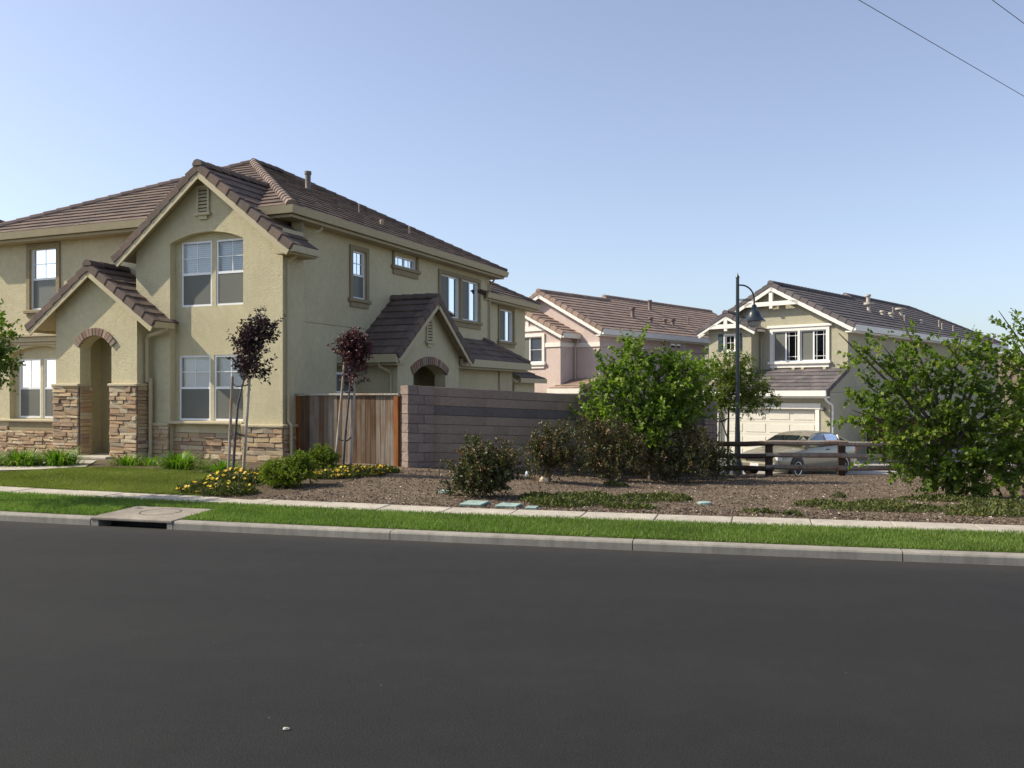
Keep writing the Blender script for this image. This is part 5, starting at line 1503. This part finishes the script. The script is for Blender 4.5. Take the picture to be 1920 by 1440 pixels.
# the big spreading tree on the right and its taller neighbour at the edge
plant('sweetgum_tree', 'big spreading green tree with long upright shoots beside the rail fence', 'tree', at(8.0, 16.6),
      [(-0.95, 0, 2.45, 0.30, 0.35, 0.28, 26), (-0.72, 0, 2.95, 0.13, 0.2, 0.40, 12), (-1.2, 0, 1.85, 0.42, 0.45, 0.26, 40), (-1.45, 0, 1.5, 0.40, 0.4, 0.24, 34), (-0.45, 0, 2.15, 0.42, 0.5, 0.26, 40), (0.15, 0, 2.55, 0.36, 0.4, 0.24, 30), (0.75, 0.1, 2.62, 0.40, 0.4, 0.26, 34), (1.25, 0, 2.35, 0.34, 0.4, 0.26, 28), (0.25, -0.1, 1.95, 0.60, 0.6, 0.26, 54), (1.1, 0, 1.8, 0.50, 0.55, 0.28, 50), (-0.55, -0.1, 1.5, 0.55, 0.55, 0.24, 50), (0.4, -0.2, 1.4, 0.70, 0.6, 0.26, 66), (1.25, 0, 1.2, 0.55, 0.55, 0.28, 54), (-0.85, -0.15, 1.05, 0.60, 0.5, 0.24, 56), (0.1, -0.2, 0.95, 0.75, 0.6, 0.28, 80), (0.95, -0.1, 0.7, 0.60, 0.55, 0.28, 60), (-0.35, -0.1, 0.5, 0.65, 0.5, 0.24, 60), (0.45, -0.15, 0.35, 0.75, 0.5, 0.26, 72), (-1.1, -0.1, 0.66, 0.42, 0.4, 0.14, 22), (0.0, -0.1, 0.18, 0.55, 0.4, 0.14, 30), (-1.62, 0.0, 2.62, 0.22, 0.2, 0.10, 10), (-1.35, 0, 2.5, 0.16, 0.2, 0.10, 8)],
      'leaf_maple', 0.092, (0.18, 0.52), 36, 6, 1.0, [(0, 0, -0.1), (0.03, 0, 0.4), (0.0, 0, 0.9)], 0.075, None, 0.25, 0.8, 0.8)
plant('sweetgum_tree', 'taller green tree with sparse top behind the big spreading tree', 'tree', at(11.1, 18.3),
      [(-1.0, 0, 3.25, 0.16, 0.2, 0.30, 12), (-0.85, 0, 2.85, 0.26, 0.3, 0.24, 18), (-0.5, 0, 2.55, 0.34, 0.35, 0.3, 26), (0.2, 0, 3.2, 0.4, 0.4, 0.4, 36), (0.3, 0, 2.3, 0.6, 0.5, 0.5, 60), (-0.5, 0, 1.9, 0.5, 0.5, 0.36, 46), (-0.6, 0, 1.25, 0.65, 0.55, 0.4, 66), (0.4, 0, 1.2, 0.8, 0.6, 0.6, 76), (-0.7, 0, 0.6, 0.7, 0.55, 0.36, 62), (0.3, 0, 0.5, 0.8, 0.6, 0.4, 60)],
      'leaf_maple', 0.092, (0.18, 0.5), 34, 7, 1.1, [(0, 0, -0.1), (0.02, 0, 0.7), (0.0, 0, 1.5)], 0.06, None, 0.4, 0.7, 0.78)
plant('shrub', 'low reddish shrub under the taller green tree', 'shrub', at(9.35, 16.9),
      [(0, 0, 0.42, 0.45, 0.4, 0.35, 50), (0.35, 0, 0.6, 0.35, 0.35, 0.3, 36)], 'leaf_plum2', 0.05, (0.1, 0.3), 50, 8, 2.0, tr=0.03, up=0.4)
plant('small_tree', 'small dark tree in the shade of the sage house wall', 'tree', (15.0, 35.2, -0.78),
      [(0.1, 0, 2.4, 0.7, 0.6, 0.5, 50), (-0.3, 0, 1.95, 0.6, 0.5, 0.35, 40), (0.4, 0, 3.1, 0.5, 0.5, 0.6, 40)], 'leaf_olive', 0.11, (0.25, 0.55), 26, 9, 1.5, [(0, 0, -0.1), (0, 0, 1.0), (0, 0, 1.9)], 0.05, None, 0.2, 0.8, 0.4)

# dark hawthorn shrubs along the wall
SH = [((-0.55, 15.2), [(-0.05, 0, 0.48, 0.36, 0.42, 0.42, 90), (0.32, 0, 0.36, 0.36, 0.42, 0.34, 80), (-0.1, 0, 0.78, 0.24, 0.3, 0.15, 24), (0.52, 0, 0.66, 0.2, 0.25, 0.18, 22), (-0.4, -0.1, 0.16, 0.22, 0.25, 0.14, 22), (0.05, -0.2, 0.2, 0.45, 0.3, 0.2, 50)], 'round dark hawthorn shrub behind the green utility lids'),
      ((0.75, 18.2), [(-0.05, 0, 0.62, 0.42, 0.4, 0.52, 100), (0.15, 0, 1.02, 0.32, 0.3, 0.28, 36), (0.45, 0, 0.42, 0.38, 0.4, 0.36, 56), (-0.3, 0, 0.3, 0.26, 0.3, 0.26, 30)], 'tall rusty-tipped hawthorn shrub standing beside the pale rock'),
      ((2.15, 20.1), [(-0.2, 0, 0.65, 0.5, 0.5, 0.55, 100), (0.35, 0, 0.7, 0.5, 0.5, 0.6, 100), (0.0, 0, 1.2, 0.45, 0.4, 0.3, 46), (-0.5, 0, 1.1, 0.22, 0.3, 0.4, 20), (0.1, -0.3, 0.3, 0.8, 0.4, 0.3, 70)], 'large brown-flushed hawthorn shrub left of the bright tree trunk'),
      ((3.55, 20.9), [(-0.2, 0, 0.55, 0.6, 0.5, 0.5, 100), (0.4, 0, 0.65, 0.55, 0.5, 0.55, 100), (0.55, 0, 1.15, 0.35, 0.35, 0.25, 36), (0.0, -0.3, 0.25, 0.8, 0.4, 0.25, 60)], 'broad dark hawthorn shrub below the bright green tree'),
      ((4.75, 22.2), [(-0.2, 0, 0.5, 0.45, 0.45, 0.5, 80), (0.35, 0, 0.42, 0.4, 0.45, 0.4, 70), (0.0, 0, 0.95, 0.3, 0.3, 0.25, 28)], 'dark hawthorn shrub against the end post of the rail fence')]
for i, ((x, y), cl, lb) in enumerate(SH):
    cl = [tuple(v * (0.86 if i < 2 else (1.0, 1.0, 0.84)[q % 3]) for q, v in enumerate(c[:6])) + (c[6],) for c in cl]
    plant('shrub', lb, 'shrub', at(x, y), cl, 'leaf_shrub', 0.056, (0.10, 0.42), 64, 20 + i, 1.7, tr=0.03, up=0.65, spread=0.7, group='hawthorn shrubs along the block wall', hollow=0.35, twig_r=0.003)
plant('shrub', 'tiny bare sprout at the foot of the block wall', 'shrub', at(-1.45, 18.1), [(0, 0, 0.16, 0.16, 0.12, 0.14, 12), (0.08, 0, 0.32, 0.06, 0.06, 0.1, 4)], 'leaf_shrub', 0.04, (0.06, 0.16), 40, 31, tr=0.01, twig_r=0)

# lime bushes, flower patches and lilies before the cream house
plant('shrub', 'large rounded yellow-green bush between the yellow flower patches', 'shrub', at(-4.05, 16.3),
      [(-0.18, -0.1, 0.22, 0.28, 0.26, 0.22, 80), (0.22, 0.05, 0.31, 0.31, 0.27, 0.27, 96), (0.05, -0.26, 0.15, 0.37, 0.22, 0.15, 60)], 'leaf_lime', 0.046, (0.06, 0.17), 150, 41, 3.2, tr=0.02, up=0.5, aspect=0.4, group='yellow-green bushes')
plant('shrub', 'small round yellow-green bush at the wooden fence', 'shrub', at(-3.85, 18.5),
      [(0, 0, 0.26, 0.32, 0.28, 0.26, 100)], 'leaf_lime', 0.044, (0.06, 0.16), 150, 42, 3.2, tr=0.02, up=0.5, aspect=0.4, group='yellow-green bushes')
def flower_patch(label, spots, nleaf, nfl, seed, fs=0.05):
    rg = np.random.default_rng(seed)
    cx = sum(s_[0] for s_ in spots) / len(spots); cy = sum(s_[1] for s_ in spots) / len(spots)
    t = empty('flower_patch', at(cx, cy)); tag(t, label, 'flowers', 'yellow flower patches')
    z0 = zf(cx, cy)
    def scat(n, hmin, hmax):
        pts = []
        for i in range(n):
            sx, sy, r, hh = spots[rg.integers(len(spots))]
            a = rg.uniform(0, 2 * math.pi); q = math.sqrt(rg.random())
            x = sx + r * q * math.cos(a); y = sy + r * 0.75 * q * math.sin(a)
            h = hh * (1 - 0.6 * q * q)
            pts.append((x - cx, y - cy, zf(x, y) - z0 + h * rg.uniform(hmin, hmax)))
        return np.array(pts)
    P = scat(nleaf, 0.05, 0.9); D = rg.normal(size=P.shape) * 0.6 + np.array([0, 0, 0.7])
    obj('leaves', leaf_mesh('leaves', P, D, 0.075, M['leaf_cover'], rg, 0.3), t)
    Fp = scat(nfl, 0.9, 1.15)
    V = []; Fc = []; tn = []
    for p in Fp:
        nrm = Vector((rg.uniform(-.5, .3), rg.uniform(-.75, .1), 0.8)).normalized(); a = nrm.orthogonal().normalized(); b = nrm.cross(a)
        s_ = fs * rg.uniform(0.7, 1.25); base = len(V); V.append(Vector(p) - nrm * s_ * 0.15)
        k = 8
        for i in range(k):
            an = 2 * math.pi * i / k; rr = s_ * (0.62 if i % 2 else 0.5)
            V.append(Vector(p) + (a * math.cos(an) + b * math.sin(an)) * rr)
        tt = rg.random()
        for i in range(k): Fc.append((base, base + 1 + i, base + 1 + (i + 1) % k)); tn.append(tt)
    me = tri_mesh('blooms', np.array([tuple(v) for v in V]), np.array(Fc), M['petal'], np.array(tn))
    tag(obj('blooms', me, t), kind='stuff')
flower_patch('yellow gazania patch at the pavement edge under the slanting plum', [(-5.3, 15.75, 0.5, 0.22), (-4.85, 15.45, 0.5, 0.2), (-5.1, 16.4, 0.5, 0.26), (-4.7, 16.9, 0.5, 0.22), (-5.3, 17.2, 0.4, 0.2)], 6500, 115, 51, 0.062)
flower_patch('bright yellow flower patch at the foot of the wooden fence', [(-3.5, 17.5, 0.5, 0.14), (-3.0, 17.9, 0.5, 0.14), (-3.3, 18.3, 0.45, 0.16), (-2.7, 18.5, 0.4, 0.12)], 5000, 260, 52, 0.058)
def lily(label, x, y, n, L, seed, group='lily clumps before the house', wid=0.028):
    rg = np.random.default_rng(seed)
    V, Fc, tn = [], [], []
    for i in range(n):
        a = rg.uniform(0, 2 * math.pi); r0 = abs(rg.normal()) * 0.2
        b = np.array([r0 * math.cos(a), r0 * math.sin(a), -0.02]); out = np.array([math.cos(a + rg.normal() * .4), math.sin(a + rg.normal() * .4), 0])
        l = L * rg.uniform(0.6, 1.15); lean = rg.uniform(0.35, 1.2)
        sd_ = np.array([-out[1], out[0], 0]) * wid / 2
        base = len(V)
        for k in range(5):
            t = k / 4
            p = b + out * (lean * l * (0.35 * t + 0.5 * t * t)) + np.array([0, 0, l * (t * 0.95 - lean * 0.72 * t * t)])
            w = (1 - t ** 2.2) * 0.95 + 0.05
            V.append(p - sd_ * w); V.append(p + sd_ * w)
        tt = rg.random()
        for k in range(4): Fc.append((base + 2 * k, base + 2 * k + 1, base + 2 * k + 3, base + 2 * k + 2)); tn.append(tt)
    t_ = empty('lily_clump', at(x, y)); tag(t_, label, 'plant', group)
    obj('blades', tri_mesh('blades', np.array(V), np.array(Fc), M['blade'], np.array(tn)), t_)
lily('broad bright lily clump by the far window of the cream house', -10.75, 19.85, 520, 0.62, 61)
lily('bright green lily clump at the left entry pier', -9.95, 19.95, 480, 0.66, 62)
lily('big bright lily clump under the front windows', -7.05, 19.2, 480, 0.62, 63)
lily('small lily tuft below the right entry pier', -8.55, 20.1, 150, 0.46, 64)
lily('thin yellowing lily tuft beside the entry downspout', -8.0, 19.95, 110, 0.44, 65)
lily('short lily clump at the foot of the slanting plum', -5.95, 18.5, 240, 0.46, 66)
lily('strap-leaved clump at the fence end of the house wall', -11.7, 20.1, 340, 0.6, 67)

# ground cover on the bank
def cover(label, spots, n, seed, size=0.055):
    rg = np.random.default_rng(seed)
    cx, cy = spots[0][0], spots[0][1]; z0 = zf(cx, cy)
    P = []
    for i in range(n):
        sx, sy, rx, ry, h = spots[rg.integers(len(spots))]
        a = rg.uniform(0, 2 * math.pi); q = rg.random() ** 0.6
        x = sx + rx * q * math.cos(a); y = sy + ry * q * math.sin(a)
        P.append((x - cx, y - cy, zf(x, y) - z0 + h * (1 - q) ** 0.5 * rg.uniform(0.1, 1.0)))
    P = np.array(P); D = rg.normal(size=P.shape) * 0.7 + np.array([0, 0, 0.5])
    t_ = empty('ground_cover', at(cx, cy)); tag(t_, label, 'ground cover', 'ground cover patches on the mulch')
    tag(obj('leaves', leaf_mesh('leaves', P, D, size, M['leaf_cover'], rg, 0.5), t_), kind='stuff')
cover('wide green ground cover mat beside the small utility lid', [(1.0, 14.75, 0.55, 0.75, 0.16), (0.75, 14.2, 0.45, 0.5, 0.12), (1.4, 15.2, 0.4, 0.5, 0.14), (0.45, 14.9, 0.35, 0.6, 0.12)], 5200, 71)
cover('green ground cover strip in the mulch before the round lid', [(2.1, 15.3, 0.4, 0.5, 0.12), (2.6, 15.6, 0.4, 0.5, 0.12), (2.95, 15.9, 0.2, 0.25, 0.07)], 2400, 72)
cover('brownish ground cover tuft at the pavement edge', [(1.9, 13.75, 0.32, 0.25, 0.09), (1.6, 13.9, 0.2, 0.2, 0.07)], 900, 73)
cover('small leafy tuft in front of the broad dark shrub', [(2.1, 18.3, 0.25, 0.25, 0.10)], 500, 74)
cover('olive ground cover patch spreading before the big tree', [(5.1, 14.9, 0.45, 0.4, 0.10), (5.5, 14.2, 0.7, 0.5, 0.10), (6.2, 14.0, 0.6, 0.35, 0.10), (6.1, 15.0, 0.5, 0.45, 0.09)], 3400, 75)
cover('low ground cover carpet under the big tree', [(7.4, 14.0, 0.7, 0.6, 0.12), (8.1, 14.8, 0.7, 0.7, 0.12), (6.9, 13.2, 0.6, 0.35, 0.10), (8.6, 13.8, 0.8, 0.7, 0.12), (7.6, 16.0, 0.8, 0.5, 0.10)], 5200, 76)
cover('tiny bright tuft alone in the mulch near the rail fence', [(6.0, 16.6, 0.12, 0.12, 0.09)], 140, 77)
cover('sparse ground cover wisp at the pavement edge', [(3.6, 13.2, 0.25, 0.15, 0.07), (4.0, 12.95, 0.14, 0.1, 0.06)], 420, 78)

# grass and bark chips
def grass_fill(name, label, sampler, n, lo, hi, mat, seed, w=0.0055):
    rg = np.random.default_rng(seed)
    P = np.array([sampler(rg) for _ in range(n)])
    a = rg.uniform(0, 2 * math.pi, n); h = rg.uniform(lo, hi, n); lean = rg.uniform(0.1, 0.7, n) * h
    b = rg.uniform(0, 2 * math.pi, n)
    W = np.stack([np.cos(a), np.sin(a), np.zeros(n)], 1) * (w * rg.uniform(0.7, 1.4, n))[:, None]
    T = P + np.stack([np.cos(b) * lean, np.sin(b) * lean, h], 1)
    V = np.stack([P - W, P + W, T], 1).reshape(-1, 3)
    pn_ = 0.5 + 0.25 * np.sin(P[:, 0] * 2.3 + 1.7 * np.sin(P[:, 1] * 1.9)) + 0.25 * np.sin(P[:, 1] * 5.1 + P[:, 0] * 3.7 + 2.0 * np.sin(P[:, 0] * 1.3))
    tn_ = np.clip(0.62 * rg.random(n) + 0.5 * (pn_ - 0.1) * rg.random(n) ** 0.5, 0, 1)
    me = tri_mesh(name, V, np.arange(3 * n).reshape(-1, 3), mat, tn_)
    return tag(obj(name, me), label, 'grass', kind='stuff')
def strip_s(rg):
    while True:
        s_ = rg.uniform(-11.5, 9.5); wt = walk_t(s_)
        u = rg.random(); t = 0.165 + (wt - 0.12) * u
        if DR0 - 0.06 < s_ < DR1 + 0.03 and t < 1.05: continue
        x, y = K(s_, t + 0.02 * math.sin(s_ * 9) * (u > .9)); return (x, y, STRIP_Z + (0.178 - STRIP_Z) * u - 0.004)
grass_fill('grass', 'short green grass on the strip between kerb and pavement', strip_s, 125000, 0.022, 0.062, M['grass'], 81)
from mathutils.geometry import intersect_point_tri_2d
def in_poly(x, y, poly):
    c = False; j = len(poly) - 1
    for i in range(len(poly)):
        xi, yi = poly[i]; xj, yj = poly[j]
        if (yi > y) != (yj > y) and x < (xj - xi) * (y - yi) / (yj - yi) + xi: c = not c
        j = i
    return c
def lawn_s(rg):
    while True:
        x = rg.uniform(-13.5, -4.7); y = rg.uniform(14.2, 19.6)
        if in_poly(x, y, LAWN): return (x, y, zf(x, y) + 0.008)
grass_fill('grass', 'sunlit mown lawn in front of the cream house', lawn_s, 75000, 0.02, 0.05, M['lawng'], 82)
rg = np.random.default_rng(83)
C = []
while len(C) < 42000:
    s_ = rg.uniform(-4.5, 11.5); t = walk_t(s_) + WALK_W + 0.03 + 12.5 * rg.random() ** 1.6
    x, y = K(s_, t)
    if in_poly(x, y, BED) and rg.random() < 0.75: continue
    C.append((x, y, zf(x, y) + 0.006))
C = np.array(C); n = len(C)
d = rg.normal(size=(n, 3)) * np.array([1, 1, 0.28])
v = leaf_arrays(C, d, 0.036, rg, 0.5, 0.05)
v = v.reshape(n, 4, 3); v[:, :, 2] += 0.008
b = np.arange(n)[:, None] * 4
tint = rg.random(n) ** 1.5
me = tri_mesh('bark_chips', v.reshape(-1, 3), np.concatenate([b + np.array([[0, 1, 2]]), b + np.array([[0, 2, 3]])], 1).reshape(-1, 3), M['chip'], np.repeat(tint, 2))
tag(obj('bark_chips', me), 'brown and pale bark chips strewn over the bank', 'mulch', kind='stuff')

# ------------------------------------------------------------------ utility lids, rock, litter, pebble
lidm = plain('green_utility_lid', (0.30, 0.40, 0.35), 0.6, var=0.15, scale=9)
lidd = plain('lid_collar', (0.16, 0.19, 0.17), 0.8)
def lid(x, y, w, d, rz, label, name='utility_lid', tilt=0.0):
    o = empty(name, at(x, y, 0.01), rz); tag(o, label, 'utility box')
    MB().box(-w / 2, w / 2, -d / 2, d / 2, -0.12, 0.012).build('collar', lidd, o)
    me = MB().box(-w / 2 + 0.015, w / 2 - 0.015, -d / 2 + 0.015, d / 2 - 0.015, 0.0132, 0.036).mesh('lid', lidm); bevel_mesh(me, 0.012, 2)
    l = obj('lid', me, o)
    MB().box(-0.04, 0.04, -0.015, 0.015, 0.0365, 0.040).build('lift_slot', lidd, l)
lid(-0.58, 14.05, 0.38, 0.50, -0.25, 'large pale green utility box lid in the mulch')
lid(-0.05, 13.8, 0.36, 0.38, -0.25, 'medium pale green utility box lid next to the large one')
lid(0.30, 13.52, 0.20, 0.22, -0.25, 'small pale green utility box lid by the ground cover')
def round_lid(x, y, r, label):
    o = empty('valve_lid', at(x, y)); tag(o, label, 'utility box')
    MB().lathe([(r * 1.08, -0.1), (r * 1.08, 0.02), (r, 0.025)], 20).build('collar', lidd, o)
    MB().lathe([(r * 0.96, 0.0255), (r * 0.96, 0.045), (r * 0.8, 0.052), (0.001, 0.055)], 20).build('lid', lidm, o, smooth=True)
round_lid(-1.15, 15.5, 0.115, 'round pale green valve lid beside the round hawthorn shrub')
round_lid(3.15, 14.85, 0.115, 'round pale green valve lid alone in the mulch')
def lump(name, label, cat, loc, sc, mat, seed):
    bm = bmesh.new(); bmesh.ops.create_icosphere(bm, subdivisions=2, radius=1)
    r_ = random.Random(seed)
    for v in bm.verts:
        v.co *= r_.uniform(0.78, 1.12); v.co = Vector((v.co.x * sc[0], v.co.y * sc[1], max(-0.3, v.co.z) * sc[2]))
    me = bpy.data.meshes.new(name); bm.to_mesh(me); bm.free(); me.materials.append(mat)
    return tag(obj(name, me, None, loc), label, cat)
lump('rock', 'pale tan rock under the rusty-tipped shrub', 'rock', at(0.62, 17.75, 0.05), (0.09, 0.08, 0.09), plain('tan_rock', (0.55, 0.42, 0.27), 0.9, var=0.25, scale=20, bs=0.6), 3)
lump('paper_litter', 'crumpled white paper at the foot of the block wall', 'litter', at(0.32, 18.9, 0.05), (0.05, 0.05, 0.09), plain('white_paper', (0.75, 0.78, 0.80), 0.8), 4)
lump('pebble', 'small pale pebble lying on the asphalt', 'pebble', (-1.28, 5.14, 0.006), (0.022, 0.016, 0.009), plain('pale_pebble', (0.42, 0.40, 0.32), 0.8), 5)

# ------------------------------------------------------------------ parked car
CZ = -0.745
car = empty('parked_car', (9.55, 30.2, CZ), math.atan2(-0.643, -0.766))
tag(car, 'champagne-beige sedan parked nose-out on the driveway behind the rail fence', 'car')
paint, pn, pp_ = nmat('champagne_paint')
pp_.inputs['Base Color'].default_value = (0.40, 0.35, 0.25, 1); pp_.inputs['Metallic'].default_value = 0.35; pp_.inputs['Roughness'].default_value = 0.32; pp_.inputs['Coat Weight'].default_value = 0.6
fn = noise(pn, 3, 3); cr = ramp(pn, fn.outputs['Fac'], [(0.3, (0.27, 0.24, 0.165)), (0.7, (0.32, 0.285, 0.20))]); pn.links.new(cr.outputs[0], pp_.inputs['Base Color'])
black = plain('black_plastic', (0.015, 0.015, 0.016), 0.5); chrome = plain('bright_metal', (0.6, 0.6, 0.6), 0.25, metal=0.9); cglass = glass_mat('car_glass', (0.30, 0.34, 0.32), 0.12)
# body sections along x (front +): x, half width, bottom, shoulder height
ST = [(2.42, 0.60, 0.34, 0.60), (2.36, 0.74, 0.26, 0.68), (2.20, 0.84, 0.22, 0.74), (1.80, 0.89, 0.20, 0.82), (1.20, 0.91, 0.19, 0.90), (0.80, 0.915, 0.19, 0.955), (0.0, 0.92, 0.19, 0.97), (-0.9, 0.92, 0.19, 0.985), (-1.5, 0.91, 0.20, 1.0), (-2.0, 0.88, 0.22, 0.99), (-2.3, 0.80, 0.26, 0.93), (-2.42, 0.66, 0.34, 0.80)]
mb = MB(); rings = []
for (x, w, b, t) in ST:
    half = [(0, b), (w * 0.86, b), (w * 0.97, b + 0.10), (w, b + (t - b) * 0.5), (w * 0.985, t - 0.12), (w * 0.93, t - 0.03), (w * 0.80, t + 0.012), (w * 0.4, t + 0.035), (0, t + 0.042)]
    ring = half + [(-a, c) for (a, c) in half[-2:0:-1]]
    rings.append(len(ring)); mb.v += [(x, a, c) for (a, c) in ring]
k = rings[0]
for i in range(len(ST) - 1):
    for j in range(k): mb.f.append((i * k + j, i * k + (j + 1) % k, (i + 1) * k + (j + 1) % k, (i + 1) * k + j))
mb.f.append(tuple(range(k))); mb.f.append(tuple((len(ST) - 1) * k + j for j in range(k))[::-1])
body = mb.build('body', paint, car, smooth=True)
# cabin: roof and pillars with glass between
CB = [(1.00, 0.80, 0.97), (0.38, 0.66, 1.30), (0.05, 0.615, 1.40), (-0.45, 0.60, 1.43), (-0.95, 0.60, 1.40), (-1.25, 0.63, 1.32), (-1.85, 0.74, 1.02)]
mb = MB()
for (x, w, z) in CB[1:6]:
    mb.v += [(x, w + 0.025, z - 0.075), (x, w - 0.02, z - 0.02), (x, w * 0.5, z + 0.008), (x, 0, z + 0.015), (x, -w * 0.5, z + 0.008), (x, -w + 0.02, z - 0.02), (x, -w - 0.025, z - 0.075)]
for i in range(4):
    for j in range(6): mb.f.append((i * 7 + j, i * 7 + j + 1, (i + 1) * 7 + j + 1, (i + 1) * 7 + j))
mb.build('roof', paint, car, smooth=True)
def strip(a, b, wd, name='pillar'):
    return MB().tube([a, b], wd, 6).build(name, paint, car)
for sg in (1, -1):
    strip((1.0, 0.80 * sg, 0.97), (0.38, 0.675 * sg, 1.24), 0.035); strip((0.38, 0.675 * sg, 1.24), (0.05, 0.63 * sg, 1.335), 0.035)
    strip((-0.35, 0.83 * sg, 0.98), (-0.42, 0.62 * sg, 1.36), 0.035)
    strip((-1.28, 0.64 * sg, 1.26), (-1.88, 0.78 * sg, 1.01), 0.05); strip((-1.15, 0.82 * sg, 0.99), (-1.3, 0.64 * sg, 1.27), 0.045)
    # side glass, front and rear
    MB().poly([(0.90, 0.80 * sg, 0.985), (0.40, 0.685 * sg, 1.235), (0.05, 0.64 * sg, 1.33), (-0.42, 0.63 * sg, 1.355), (-0.37, 0.825 * sg, 0.985)]).build('side_window', cglass, car)
    MB().poly([(-0.39, 0.825 * sg, 0.985), (-0.44, 0.63 * sg, 1.355), (-0.95, 0.63 * sg, 1.33), (-1.27, 0.655 * sg, 1.25), (-1.15, 0.82 * sg, 0.99)]).build('side_window', cglass, car)
    mir = MB().obox((0.72, 0.98 * sg, 1.03), (1, 0, 0), (0, 1, 0), (0, 0, 1), (-0.08, 0.06), (-0.09, 0.09), (-0.055, 0.065)).mesh('mirror', paint); bevel_mesh(mir, 0.03, 2); obj('mirror', mir, car)
    for xx in (-0.28, -1.12): MB().obox((xx, 0.921 * sg, 0.86), (1, 0, 0), (0, 1, 0), (0, 0, 1), (-0.09, 0.09), (-0.012, 0.012), (-0.014, 0.014)).build('door_handle', black, car)
    hl = MB().obox((2.16, 0.66 * sg, 0.66), (0.93, -0.36 * sg, 0), (0.36 * sg, 0.93, 0), (0, 0, 1), (0.0, 0.17), (-0.20, 0.20), (-0.07, 0.06)).mesh('headlight', plain('headlight_lens', (0.62, 0.64, 0.65), 0.15)); bevel_mesh(hl, 0.03, 2); obj('headlight', hl, car)
    MB().obox((-2.3, 0.66 * sg, 0.80), (1, 0, 0), (0, 1, 0), (0, 0, 1), (-0.11, 0.05), (-0.14, 0.14), (-0.09, 0.09)).build('tail_light', plain('tail_light_lens', (0.25, 0.01, 0.01), 0.2), car)
    for xx in (1.48, -1.30):
        MB().lathe([(0.37, -0.03), (0.37, 0.012), (0.34, 0.02)], 28, (xx, 0.905 * sg, 0.36), (0, sg, 0)).build('wheel_arch', black, car)
        wh = MB().lathe([(0.20, -0.2), (0.30, -0.2), (0.325, -0.16), (0.325, 0.0), (0.30, 0.03), (0.225, 0.032), (0.215, 0.02)], 28, (xx, 0.905 * sg, 0.325), (0, sg, 0)).build('wheel', M['rubber'], car, smooth=True)
        MB().lathe([(0.212, -0.1), (0.212, 0.024), (0.19, 0.02), (0.17, -0.005), (0.06, 0.008), (0.045, 0.028), (0.001, 0.03)], 24, (xx, 0.905 * sg, 0.325), (0, sg, 0)).build('rim', chrome, wh, smooth=True)
        for q in range(7):
            an = 2 * math.pi * q / 7
            MB().obox((xx + 0.115 * math.cos(an), 0.909 * sg, 0.325 + 0.115 * math.sin(an)), (math.cos(an), 0, math.sin(an)), (0, sg, 0), (-math.sin(an), 0, math.cos(an)), (-0.055, 0.06), (-0.004, 0.006), (-0.028, 0.028)).build('rim_slot', black, wh)
MB().poly([(1.02, 0.76, 0.985), (0.40, 0.645, 1.285), (0.40, -0.645, 1.285), (1.02, -0.76, 0.985)]).build('windscreen', cglass, car)
MB().poly([(-1.30, 0.61, 1.29), (-1.88, 0.72, 1.035), (-1.88, -0.72, 1.035), (-1.30, -0.61, 1.29)]).build('rear_window', cglass, car)
MB().box(-1.7, 0.9, -0.72, 0.72, 0.55, 0.93).build('cabin_floor', black, car)
for sg in (0.36, -0.36):
    for xx in (0.0, -0.95):
        st_ = MB().obox((xx, sg, 0.95), (1, 0, 0), (0, 1, 0), (0, 0, 1), (-0.12, 0.02), (-0.25, 0.25), (-0.2, 0.14)).mesh('seat', plain('grey_seat_cloth', (0.10, 0.09, 0.08), 0.9)); bevel_mesh(st_, 0.04, 2); obj('seat', st_, car)
gr_ = MB().obox((2.40, 0, 0.62), (1, 0, 0), (0, 1, 0), (0, 0, 1), (-0.06, 0.045), (-0.38, 0.38), (-0.06, 0.05)).mesh('grille', black); bevel_mesh(gr_, 0.015); obj('grille', gr_, car)
bp = MB().obox((2.36, 0, 0.44), (1, 0, 0), (0, 1, 0), (0, 0, 1), (-0.2, 0.13), (-0.76, 0.76), (-0.10, 0.10)).mesh('bumper', paint); bevel_mesh(bp, 0.06, 3); obj('bumper', bp, car)
MB().box(2.491, 2.50, -0.16, 0.16, 0.38, 0.49).build('number_plate', plain('white_plate', (0.7, 0.7, 0.72), 0.4), car)

# ------------------------------------------------------------------ overhead wires
wm = plain('wire_sheath', (0.10, 0.12, 0.16), 0.6)
def wire(label, a, b):
    a = Vector(a); b = Vector(b); d = b - a
    p0 = a - d * 4; p1 = b + d * 9
    pts = []
    for i in range(41):
        t = i / 40; q = p0.lerp(p1, t); pts.append(q)
    tag(MB().tube(pts, 0.007, 5).build('overhead_wire', wm), label, 'wire')
wire('lower overhead wire crossing the sky above the sage house', (6.23, 16.3, 9.0), (12.1, 21.5, 9.0))
wire('upper overhead wire grazing the corner of the sky', (8.63, 16.3, 9.0), (9.86, 17.4, 9.0))
